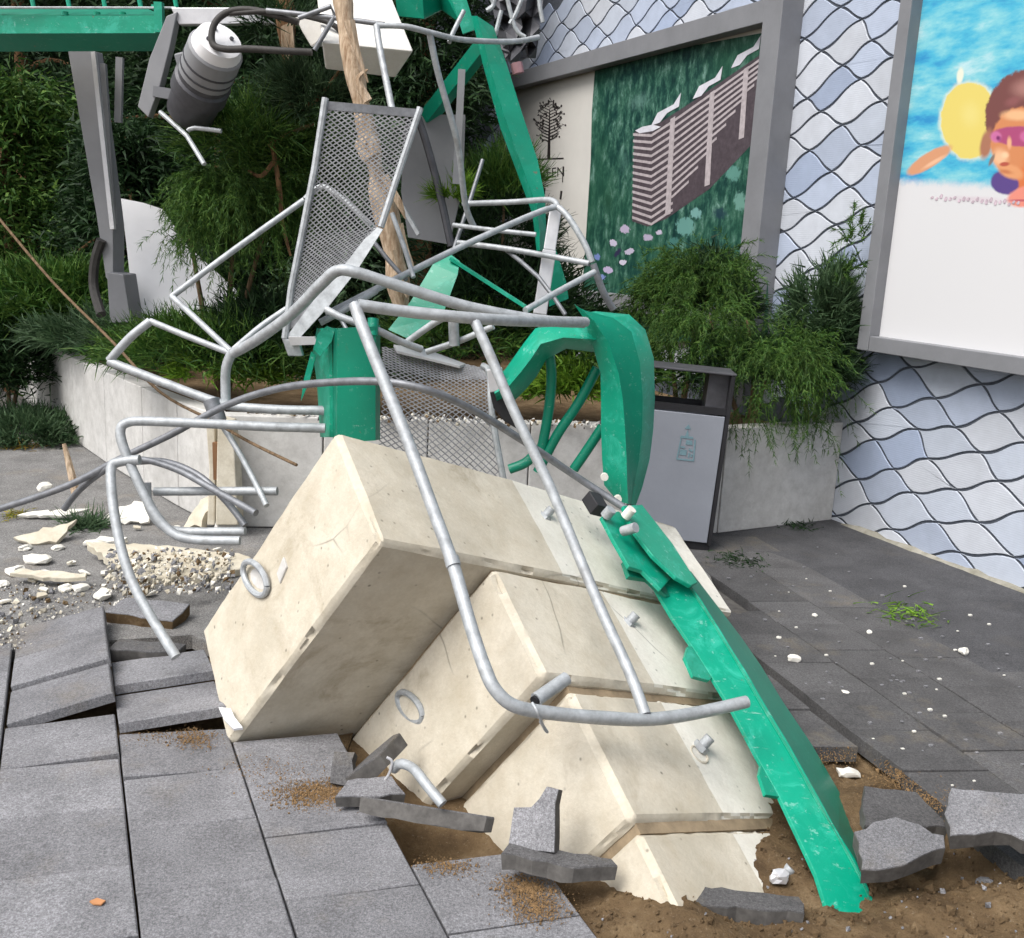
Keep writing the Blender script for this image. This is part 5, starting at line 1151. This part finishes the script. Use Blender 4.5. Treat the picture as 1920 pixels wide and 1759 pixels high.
# rubble on the planter rim behind the ladder
mb = MB(); rr = random.Random(8)
for k in range(240):
    x = rr.uniform(430, 930); P = at(x, 800, 5.35); f = (x - 430) / 500
    P = V((-1.45 + 2.0 * f, 5.38 + .13 * f + rr.uniform(-.02, .09), PH + rr.uniform(0, .03))); s_ = rr.uniform(.006, .028)
    ax_ = [V((rr.uniform(-1, 1), rr.uniform(-1, 1), rr.uniform(-1, 1))).normalized() for _ in range(1)][0]; bx_ = ax_.orthogonal().normalized()
    mb.cur = rr.choice([0, 1, 2, 3, 4]); mb.pebble(P, s_ * .9, rr)
tag(stuff(obj('rubble', mb, [PLW, PLA, MT['conc_grey'], MT['soil'], MT['tile_dark']])), 'crushed white rubble along the planter rim behind the ladder', 'rubble')
mb = MB()
for k in range(2500):
    x, y = (rr.uniform(-60, 340), rr.uniform(1085, 1225)) if k < 1500 else (rr.uniform(200, 440), rr.uniform(1030, 1112))
    if k < 1500 and not inpoly(x, y, [(-80, 1085), (330, 1100), (190, 1160), (40, 1215), (-80, 1230)]): continue
    P = gnd(x, y, .002 if k < 1500 else .062); s_ = rr.uniform(.002, .008) if rr.random() < (.9 if k < 1500 else .72) else rr.uniform(.008, .024)
    ax_ = V((rr.uniform(-1, 1), rr.uniform(-1, 1), rr.uniform(-1, 1))).normalized(); bx_ = ax_.orthogonal().normalized()
    mb.cur = rr.choice([0, 1, 1, 2, 2, 3]); mb.pebble(P, s_, rr)
tag(stuff(obj('rubble', mb, [PLW, PLA, MT['tile'], MT['soil']])), 'small rubble and grit scattered on the dusty asphalt at the left', 'rubble')
mb = MB()
for k in range(170):
    x, y = rr.uniform(1330, 1920), rr.uniform(1010, 1480)
    if not inpoly(x, y, [(1340, 1040), (1540, 1020), (1920, 1200), (1920, 1460), (1760, 1480), (1400, 1210)]): continue
    P = gnd(x, y, .004); s_ = rr.uniform(.0025, .006)
    mb.cur = 0 if rr.random() < .35 else 1; mb.box(P, (V((1, .3, 0)), V((-.3, 1, 0)), V((0, 0, 1))), (s_ * 1.3, s_, s_ * .6))
tag(stuff(obj('grit', mb, [PLW, TL])), 'specks of white grit sprinkled over the dark paving at the right', 'grit')
mb = MB()
for k in range(5200):
    x, y = rr.uniform(-.2, 2.2), rr.uniform(1.7, 2.75)
    if x < .35 and y > 2.3: continue
    s_ = rr.uniform(.002, .008) * (2.2 if rr.random() < .05 else 1); P = V((x, y, soil_z(x, y) + s_ * .3))
    ax_ = V((rr.uniform(-1, 1), rr.uniform(-1, 1), rr.uniform(-1, 1))).normalized(); bx_ = ax_.orthogonal().normalized()
    mb.cur = 1 if rr.random() < .08 else 0; mb.pebble(P, s_, rr)
for k in range(420):
    x, y = rr.uniform(.2, 2.2), rr.uniform(1.75, 2.6)
    if x < .9 and y > 2.25: continue
    s_ = rr.uniform(.008, .02) * (1.5 if rr.random() < .08 else 1); mb.cur = 0; mb.pebble((x, y, soil_z(x, y) + s_ * .1), s_, rr)
tag(stuff(obj('soil_crumbs', mb, [MT['soil'], TL])), 'crumbs of brown soil and gravel in front of the lowest block', 'soil')
# soil smears on the left slabs : thin drifts of crumbs
mb = MB()
for cx, cy, sx_, sy_, n_ in ((600, 1488, 62, 20, 3200), (365, 1385, 30, 14, 700), (840, 1625, 40, 12, 500), (985, 1665, 40, 18, 1500), (1005, 1700, 40, 22, 1200), (660, 1478, 30, 14, 800), (300, 1380, 60, 12, 200), (500, 1440, 70, 20, 300), (1690, 1455, 45, 25, 1200), (1740, 1500, 40, 20, 800), (1560, 1420, 40, 12, 300)):
    for k in range(n_):
        x, y = rr.gauss(cx, sx_ * .7), rr.gauss(cy, sy_ * .7); P = gnd(x, y, .002); s_ = rr.uniform(.0008, .0026) * (2 if rr.random() < .04 else 1)
        ax_ = V((rr.uniform(-1, 1), rr.uniform(-1, 1), rr.uniform(-1, 1))).normalized(); bx_ = ax_.orthogonal().normalized()
        mb.pebble(P, s_ * 1.3, rr)
tag(stuff(obj('soil_crumbs', mb, m_plain('orange_soil', (.20, .125, .06), .95, .4, 60))), 'orange brown soil crumbs spilled over the grey slabs', 'soil')
st = thing('leaning_stick', gnd(150, 935), 'thin pale stick leaning at the left in front of the planter', 'stick')
mb = MB(); mb.tube([at(120, 832, 5.4), at(132, 880, 5.38), at(142, 925, 5.35)], [.012, .02, .022], 8, 3, wob=.3); obj('wood', mb, MT['wood'], st, smooth=True)
lf_ = tag(obj('dry_leaf', (lambda m: (m.prism([gnd(x, y, .006) for x, y in [(168, 1692), (182, 1686), (198, 1691), (190, 1698), (175, 1697)]], (0, 0, .004)), m)[1])(MB()), m_plain('orange_dry_leaf', (.42, .20, .09))), 'orange dry leaf on the bottom left slabs', 'leaf')

# ================================================================== WOOD AND PLANTS
def strands(roots, dirs, L, segs, droop, width, jit=.25, taper=True, rng=nrng):
    n = len(roots); p = roots.copy(); d = dirs / (np.linalg.norm(dirs, axis=1, keepdims=True) + 1e-9)
    Ls = (L[0] + (L[1] - L[0]) * rng.random(n))[:, None] / segs; out = []
    side_ = np.cross(d, rng.normal(size=(n, 3))); side_ /= np.linalg.norm(side_, axis=1, keepdims=True) + 1e-9
    ws = width * (.7 + .6 * rng.random(n))[:, None]
    for k in range(segs):
        w0 = ws * (1 - k / segs * .8 if taper else 1); w1 = ws * (1 - (k + 1) / segs * .85 if taper else 1)
        q = p + d * Ls
        out.append(np.stack([p - side_ * w0, p + side_ * w0, q + side_ * w1, q - side_ * w1], 1))
        p = q; d = d + np.array([0, 0, -droop]) + rng.normal(size=(n, 3)) * jit * .4; d /= np.linalg.norm(d, axis=1, keepdims=True)
    return np.concatenate(out, 0) if True else None
def joined(roots, dirs, L, segs, droop, width, jit=.25):
    return strands(roots, dirs, L, segs, droop, width, jit)
def clump_shrub(center, rad, ncl, per, L, droop, width, mat, parent, segs=3, flat=.0, up=.35, name='foliage', cl_r=.25):
    c = np.array(center); r = np.array(rad)
    u = nrng.normal(size=(ncl, 3)); u /= np.linalg.norm(u, axis=1, keepdims=True); u[:, 2] = np.abs(u[:, 2]) * (1 - flat) - .15
    cl = c + u * r * (.55 + .45 * nrng.random((ncl, 1)) ** .5)
    ro = np.repeat(cl, per, 0) + nrng.normal(size=(ncl * per, 3)) * r * cl_r * .5
    di = np.repeat(u, per, 0) + nrng.normal(size=(ncl * per, 3)) * .55 + np.array([0, 0, up])
    return qmesh(name, strands(ro, di, L, segs, droop, width), mat, parent)
def fronds(cps, nplume, L, droop, width, mat, parent, needles=46, nl=(.018, .05), name='foliage'):
    """weeping feathery foliage: plumes hang from sprays, short needles line every plume"""
    Rs, Ds = [], []
    for pts in cps:
        pts = [np.array(p) for p in pts]
        for k in range(nplume):
            t = nrng.random() * (len(pts) - 1.001); i = int(t); f = t - i
            Rs.append(pts[i] * (1 - f) + pts[i + 1] * f + nrng.normal(size=3) * .03)
            dd = pts[i + 1] - pts[i]; dd = dd / (np.linalg.norm(dd) + 1e-9); Ds.append(dd * .8 + nrng.normal(size=3) * .55 + np.array([0, 0, .1]))
    p = np.array(Rs); d = np.array(Ds); d /= np.linalg.norm(d, axis=1, keepdims=True); n = len(p); S6 = 6
    st = ((L[0] + (L[1] - L[0]) * nrng.random(n)) / S6)[:, None]; P_, D_ = [], []
    for k in range(S6):
        P_.append(p.copy()); D_.append(d.copy()); p = p + d * st; d = d + [0, 0, -droop] + nrng.normal(size=(n, 3)) * .12; d /= np.linalg.norm(d, axis=1, keepdims=True)
    P_ = np.array(P_); D_ = np.array(D_); per = max(1, needles // S6); out = []
    for k in range(S6):
        f = nrng.random((n * per, 1)); q = np.repeat(P_[k], per, 0) + np.repeat(D_[k] * st, per, 0) * f
        nd = np.repeat(D_[k], per, 0) + nrng.normal(size=(n * per, 3)) * .55 + [0, 0, -.15]
        out.append(strands(q, nd, nl, 2, .15, width, .2))
    return qmesh(name, np.concatenate(out, 0), mat, parent)
def spray_set(c, n, R, rise, fall, az=None):
    out = []
    for k in range(n):
        a = nrng.uniform(0, 2 * math.pi) if az is None else nrng.uniform(*az); r_ = R * nrng.uniform(.55, 1.0); h = rise * nrng.uniform(.5, 1.0)
        d = np.array([math.cos(a), math.sin(a), 0]); c_ = np.array(c)
        out.append([c_ + d * r_ * .15 + [0, 0, h * .4], c_ + d * r_ * .5 + [0, 0, h], c_ + d * r_ * .8 + [0, 0, h * .85], c_ + d * r_ + [0, 0, h * .85 - fall * nrng.uniform(.3, 1)]])
    return out
def stem(parent, base, tips, r0, mat, name='branch'):
    for tp in tips:
        mb = MB(); b = V(base); t = V(tp); m = b.lerp(t, .5) + V((rnd.uniform(-.05, .05), rnd.uniform(-.05, .05), .05)); mb.tube([b, m, t], [r0, r0 * .7, r0 * .3], 7, 3, wob=.3); obj(name, mb, mat, parent, smooth=True)
SZ = .50
def shrub(name, label, cat, base, group=None): return thing(name, base, label, cat, group)
GP = 'shrubs growing in the planter'
# right: weeping thread cypress over the planter rim
b = at(1420, 640, 6.0); b.z = SZ
s1 = shrub('cypress_shrub', 'drooping thread leaf cypress spilling over the planter rim right of the litter bin', 'shrub', b, GP)
fronds(spray_set(at(1435, 700, 5.95), 30, .44, .20, .46) + spray_set(at(1320, 640, 6.1), 12, .36, .20, .28), 24, (.14, .38), .30, .0021, MT['fol_m'], s1)
clump_shrub(at(1400, 700, 6.0), (.40, .2, .26), 46, 60, (.05, .13), .2, .0045, MT['fol_d'], s1)
stem(s1, b, [at(1400, 600, 6.0), at(1470, 650, 5.9), at(1330, 590, 6.1)], .02, MT['twig'])
b = at(1290, 600, 6.4); b.z = SZ
s2 = shrub('cypress_shrub', 'feathery yellow green cypress in front of the tower hotel billboard', 'shrub', b, GP)
fronds(spray_set(at(1300, 575, 6.45), 24, .44, .34, .20) + spray_set(at(1235, 595, 6.5), 9, .28, .22, .2), 22, (.08, .24), .16, .0022, MT['fol_m'], s2)
clump_shrub(at(1325, 570, 6.6), (.34, .3, .36), 50, 60, (.05, .13), .1, .006, MT['fol_d'], s2)
stem(s2, b, [at(1300, 500, 6.4), at(1230, 560, 6.45), at(1350, 500, 6.4)], .02, MT['twig'])
b = at(1540, 640, 6.25); b.z = SZ
s3 = shrub('juniper_shrub', 'grey green juniper climbing along the clad wall beside the right billboard', 'shrub', b, GP)
clump_shrub(at(1540, 610, 6.15), (.22, .22, .38), 55, 60, (.06, .15), .05, .005, MT['fol_g'], s3, up=.5)
clump_shrub(at(1520, 690, 6.08), (.25, .22, .24), 45, 60, (.06, .16), .15, .005, MT['fol_d'], s3)
fronds([[at(1560, 640, 6.1), at(1580, 540, 6.05), at(1605, 460, 6.0), at(1618, 405, 5.98)], [at(1540, 600, 6.1), at(1570, 520, 6.05), at(1600, 500, 6.0)]], 22, (.06, .16), .0, .003, MT['fol_m'], s3)
stem(s3, b, [at(1580, 520, 6.05), at(1510, 620, 6.1)], .018, MT['twig'])
b = at(1100, 660, 6.0); b.z = SZ
s4 = shrub('ground_shrub', 'bright green low shrub seen through the hook of the bent green beam', 'shrub', b, GP)
clump_shrub(at(1085, 735, 5.85), (.30, .2, .16), 60, 60, (.04, .10), .1, .008, MT['fol_l'], s4)
clump_shrub(at(1140, 690, 6.0), (.35, .25, .22), 40, 50, (.05, .12), .1, .006, MT['fol_m'], s4)
b = at(960, 640, 6.3); b.z = SZ
s5 = shrub('ground_shrub', 'dark low shrub behind the ladder between the white post and green channel', 'shrub', b, GP)
clump_shrub(at(960, 590, 6.2), (.55, .35, .40), 90, 60, (.06, .14), .1, .006, MT['fol_d'], s5)
clump_shrub(at(870, 640, 6.0), (.5, .3, .25), 60, 60, (.05, .12), .1, .006, MT['fol_m'], s5)
b = at(945, 400, 6.2); b.z = SZ
s6 = shrub('pine_sapling', 'small pine with upright needles between the tall green beam and grey board', 'shrub', b, GP)
clump_shrub(at(945, 360, 6.0), (.22, .2, .20), 26, 70, (.10, .20), -.02, .004, MT['fol_m'], s6, up=.8)
clump_shrub(at(852, 368, 5.6), (.10, .1, .08), 12, 50, (.05, .12), .0, .004, MT['fol_l'], s6, up=.6)
clump_shrub(at(930, 440, 6.2), (.36, .25, .25), 30, 60, (.08, .18), .05, .005, MT['fol_d'], s6)
stem(s6, b, [at(945, 380, 6.0)], .02, MT['twig'])
# left shrubs
b = at(420, 620, 6.1); b.z = SZ
s7 = shrub('cypress_shrub', 'big weeping thread cypress bough hanging before the fallen white sheet', 'shrub', b, GP)
fronds(spray_set(at(455, 425, 5.7), 28, .42, .28, .32) + spray_set(at(510, 430, 5.8), 16, .34, .3, .5) + spray_set(at(350, 395, 5.8), 3, .20, .12, .04), 26, (.10, .30), .28, .0022, MT['fol_m'], s7)
clump_shrub(at(470, 460, 6.1), (.40, .3, .35), 50, 60, (.06, .14), .15, .006, MT['fol_d'], s7)
stem(s7, b, [at(440, 420, 5.8), at(500, 420, 5.8), at(350, 400, 5.8)], .025, MT['twig'])
b = at(400, 690, 5.9); b.z = SZ
s8 = shrub('juniper_shrub', 'low spreading juniper behind the left planter wall under the white sheet', 'shrub', b, GP)
clump_shrub(at(400, 665, 5.85), (.62, .35, .22), 110, 60, (.06, .15), .12, .005, MT['fol_m'], s8)
clump_shrub(at(520, 650, 5.9), (.45, .3, .30), 80, 60, (.06, .14), .12, .006, MT['fol_d'], s8)
clump_shrub(at(300, 640, 6.6), (.45, .3, .22), 60, 60, (.06, .14), .12, .006, MT['fol_g'], s8)
clump_shrub(at(420, 700, 5.75), (.35, .16, .16), 40, 50, (.04, .10), .12, .006, MT['fol_l'], s8)
b = at(130, 600, 8.2); b.z = SZ
s9 = shrub('juniper_shrub', 'shaggy green juniper at the far left end of the planter', 'shrub', b, GP)
clump_shrub(at(130, 590, 8.0), (.75, .45, .40), 120, 60, (.08, .20), .1, .008, MT['fol_m'], s9)
clump_shrub(at(190, 640, 7.4), (.5, .3, .22), 60, 60, (.06, .16), .1, .007, MT['fol_g'], s9)
b = gnd(20, 800)
s10 = shrub('roadside_shrub', 'dark scruffy shrub standing in front of the planter end at the left edge', 'shrub', b)
clump_shrub(at(20, 690, 7.8), (.42, .4, .55), 110, 60, (.08, .20), .12, .007, MT['fol_d'], s10)
clump_shrub(at(60, 810, 7.4), (.45, .4, .16), 60, 60, (.05, .14), .1, .007, MT['fol_g'], s10)
stem(s10, b, [at(20, 640, 7.8), at(55, 600, 7.7)], .02, MT['twig'])
def tuft(px, py, z, R, n, L, mat, label, up=.6):
    c = np.array(gnd(px, py, z)); ro = c + nrng.normal(size=(n, 3)) * [R, R, .004]; di = nrng.normal(size=(n, 3)) * [1, 1, .3] + [0, 0, up]
    return tag(stuff(qmesh('weed_tuft', strands(ro, di, L, 3, .15, .0035), mat)), label, 'weeds')
tuft(165, 985, 0, .06, 380, (.06, .15), MT['fol_g'], 'green pine twig lying by the beige render piece')
tuft(1700, 1148, .006, .085, 130, (.03, .10), MT['fol_l'], 'thin green twig on the asphalt strip at the right', .1)
tuft(1490, 985, .004, .07, 140, (.02, .06), MT['fol_d'], 'small weeds at the planter foot near the clad wall')
tuft(1385, 1050, .004, .07, 200, (.015, .05), MT['fol_d'], 'dark weeds and dirt at the foot of the litter bin', .2)
tuft(28, 965, .004, .05, 100, (.03, .08), m_leaf('yellow_leaves', (.30, .22, .03), (.22, .20, .03), (.12, .16, .03)), 'yellow green leaves lying under the dark bar at the left edge', .2)
tuft(40, 835, .004, .07, 90, (.05, .10), m_leaf('yellow_dry_leaves', (.40, .27, .04), (.32, .2, .04), (.2, .2, .05)), 'yellow fallen leaves on the ground by the left planter end', .2)
# broken pine trunks
tk = thing('broken_pine_tree', at(740, 570, 5.0), 'splintered pale pine trunk snapped behind the mesh panel', 'tree trunk')
mb = MB(); mb.tube([at(636, -60, 4.6), at(650, 60, 4.55), at(662, 120, 4.52), at(678, 200, 4.5), at(700, 300, 4.5), at(728, 420, 4.5), at(742, 500, 4.5), at(752, 575, 4.5)], [.030, .034, .040, .036, .040, .054, .050, .045], 14, 7, wob=.6); obj('trunk', mb, MT['wood'], tk, smooth=True)
for pts in ([(690, 190), (672, 150), (690, 130)], [(655, 40), (668, 90), (690, 155)], [(690, 300), (672, 275), (668, 262)], [(748, 420), (762, 470), (775, 500)], [(735, 470), (752, 530), (765, 560)], [(720, 330), (748, 380), (760, 410)], [(705, 290), (690, 255), (682, 285)]):
    mb = MB(); mb.tube([at(x, y, 4.42) for x, y in pts], [.022, .016, .003], 6, 4, wob=.4); obj('splinter', mb, MT['wood'], tk, smooth=True)
pt_ = thing('pine_tree', at(545, 420, 5.9), 'brown flaking pine trunk left of the mesh panel', 'tree trunk')
mb = MB(); mb.tube([at(530, -80, 5.6), at(537, 60, 5.6), at(541, 180, 5.65), at(520, 300, 5.8), at(505, 420, 6.0)], [.045, .042, .036, .03, .026], 10, 6, wob=.5); obj('trunk', mb, MT['bark'], pt_, smooth=True)
for pts in ([(505, 275), (545, 250), (590, 232)], [(541, 190), (560, 205), (600, 180), (645, 120)], [(515, 300), (490, 330), (465, 320)], [(508, 260), (522, 340), (530, 420), (545, 480)], [(520, 0), (505, -10), (480, -30)]):
    mb = MB(); mb.tube([at(x, y, 5.5) for x, y in pts], [.013] * (len(pts) - 1) + [.006], 6, 4, wob=.3); obj('branch', mb, MT['bark'], pt_, smooth=True)
mb = MB(); mb.prism([at(x, y, 5.52) for x, y in [(526, 50), (548, 40), (552, 90), (540, 110), (528, 95)]], V((0, .03, 0))); obj('torn_bark', mb, MT['wood'], pt_)
clump_shrub(at(470, 270, 5.6), (.32, .25, .22), 34, 80, (.08, .2), .03, .004, MT['fol_m'], pt_, up=.1)
clump_shrub(at(590, 210, 5.6), (.25, .2, .22), 22, 80, (.08, .2), .03, .004, MT['fol_g'], pt_, up=.1)
clump_shrub(at(560, 320, 5.8), (.32, .25, .28), 34, 80, (.08, .2), .03, .004, MT['fol_m'], pt_, up=.1)
clump_shrub(at(520, 60, 5.5), (.25, .2, .12), 18, 60, (.08, .2), .03, .004, MT['fol_d'], pt_, up=.1)
# evergreen trees behind the planter
def tree(x, y, h, R, label, mat, dens, seed):
    t = thing('evergreen_tree', (x, y, 0), label, 'tree', 'evergreen trees behind the planter')
    mb = MB(); mb.tube([(x, y, 0), (x + .05, y, h * .4), (x, y + .05, h * .8), (x, y, h)], [.11, .09, .05, .02], 9, 4, wob=.4); obj('trunk', mb, MT['bark'], t, smooth=True)
    for k in range(12):
        a = k * 2.4; z = h * (.16 + .06 * k); r_ = R * (1 - z / h * .7)
        mb = MB(); mb.tube([(x, y, z), (x + math.cos(a) * r_ * .5, y + math.sin(a) * r_ * .5, z + .12), (x + math.cos(a) * r_ * .95, y + math.sin(a) * r_ * .95, z + .02)], [.035, .022, .008], 6, 3); obj('limb', mb, MT['bark'], t, smooth=True)
    n = dens; zz_ = nrng.random(n) ** .8; a = nrng.random(n) * 2 * math.pi
    rr_ = R * (1.05 - .75 * zz_) * (.45 + .55 * nrng.random(n)) * (1 + .25 * np.sin(a * 3 + zz_ * 9))
    cl = np.stack([x + rr_ * np.cos(a), y + rr_ * np.sin(a), h * (.06 + .94 * zz_)], 1)
    per = 64; ro = np.repeat(cl, per, 0) + nrng.normal(size=(n * per, 3)) * .10
    di = np.repeat(np.stack([np.cos(a), np.sin(a), np.zeros(n)], 1), per, 0) + nrng.normal(size=(n * per, 3)) * .7 + [0, 0, -.05]
    qmesh('crown', strands(ro, di, (.05, .14), 2, .2, .011), mat, t); return t
tree(-3.0, 10.2, 6.2, 1.5, 'dark evergreen behind the grey leaning post', MT['fol_d'], 620, 1)
tree(-5.2, 10.8, 6.5, 1.6, 'dark evergreen at the upper left corner under the jib beam', MT['fol_d'], 600, 2)
tree(-1.9, 10.3, 6.4, 1.4, 'dark evergreen behind the hoist motor and pine trunk', MT['fol_d'], 640, 3)
tree(-1.0, 9.7, 6.2, .85, 'dark evergreen behind the splintered trunk and mesh panel', MT['fol_d'], 560, 4)
tree(-4.7, 9.4, 2.7, 1.25, 'rounder lighter green tree at the left edge below the jib', MT['fol_m'], 420, 5)
tree(-3.4, 8.9, 2.3, .9, 'bushy dark green tree left of the leaning post', MT['fol_d'], 360, 6)
tree(-2.0, 8.6, 2.6, .95, 'bushy dark green tree behind the white sheet', MT['fol_d'], 400, 7)
tree(-1.35, 8.1, 2.4, .7, 'bushy dark green tree behind the upright mesh panel', MT['fol_g'], 340, 8)
# wooded slope beyond
n = 1500; cl = np.stack([nrng.uniform(-16, 3.5, n), nrng.uniform(12.5, 15, n), nrng.uniform(0, 8.5, n)], 1)
per = 26; ro = np.repeat(cl, per, 0) + nrng.normal(size=(n * per, 3)) * .25
tag(stuff(qmesh('far_wood', strands(ro, nrng.normal(size=(n * per, 3)), (.2, .5), 2, .1, .035), MT['fol_d'])), 'dark mass of trees filling the background beyond the planter', 'wood')
mb = MB(); rows = [[(x, 15.2 + .4 * math.sin(x * .7), z) for x in np.linspace(-22, 6, 20)] for z in (-.1, 3, 6, 9)]
mb.loft(rows); struct(obj('hill', mb, m_plain('dark_hill_scrub', (.012, .03, .012), .95, .5, 1.5), smooth=True))
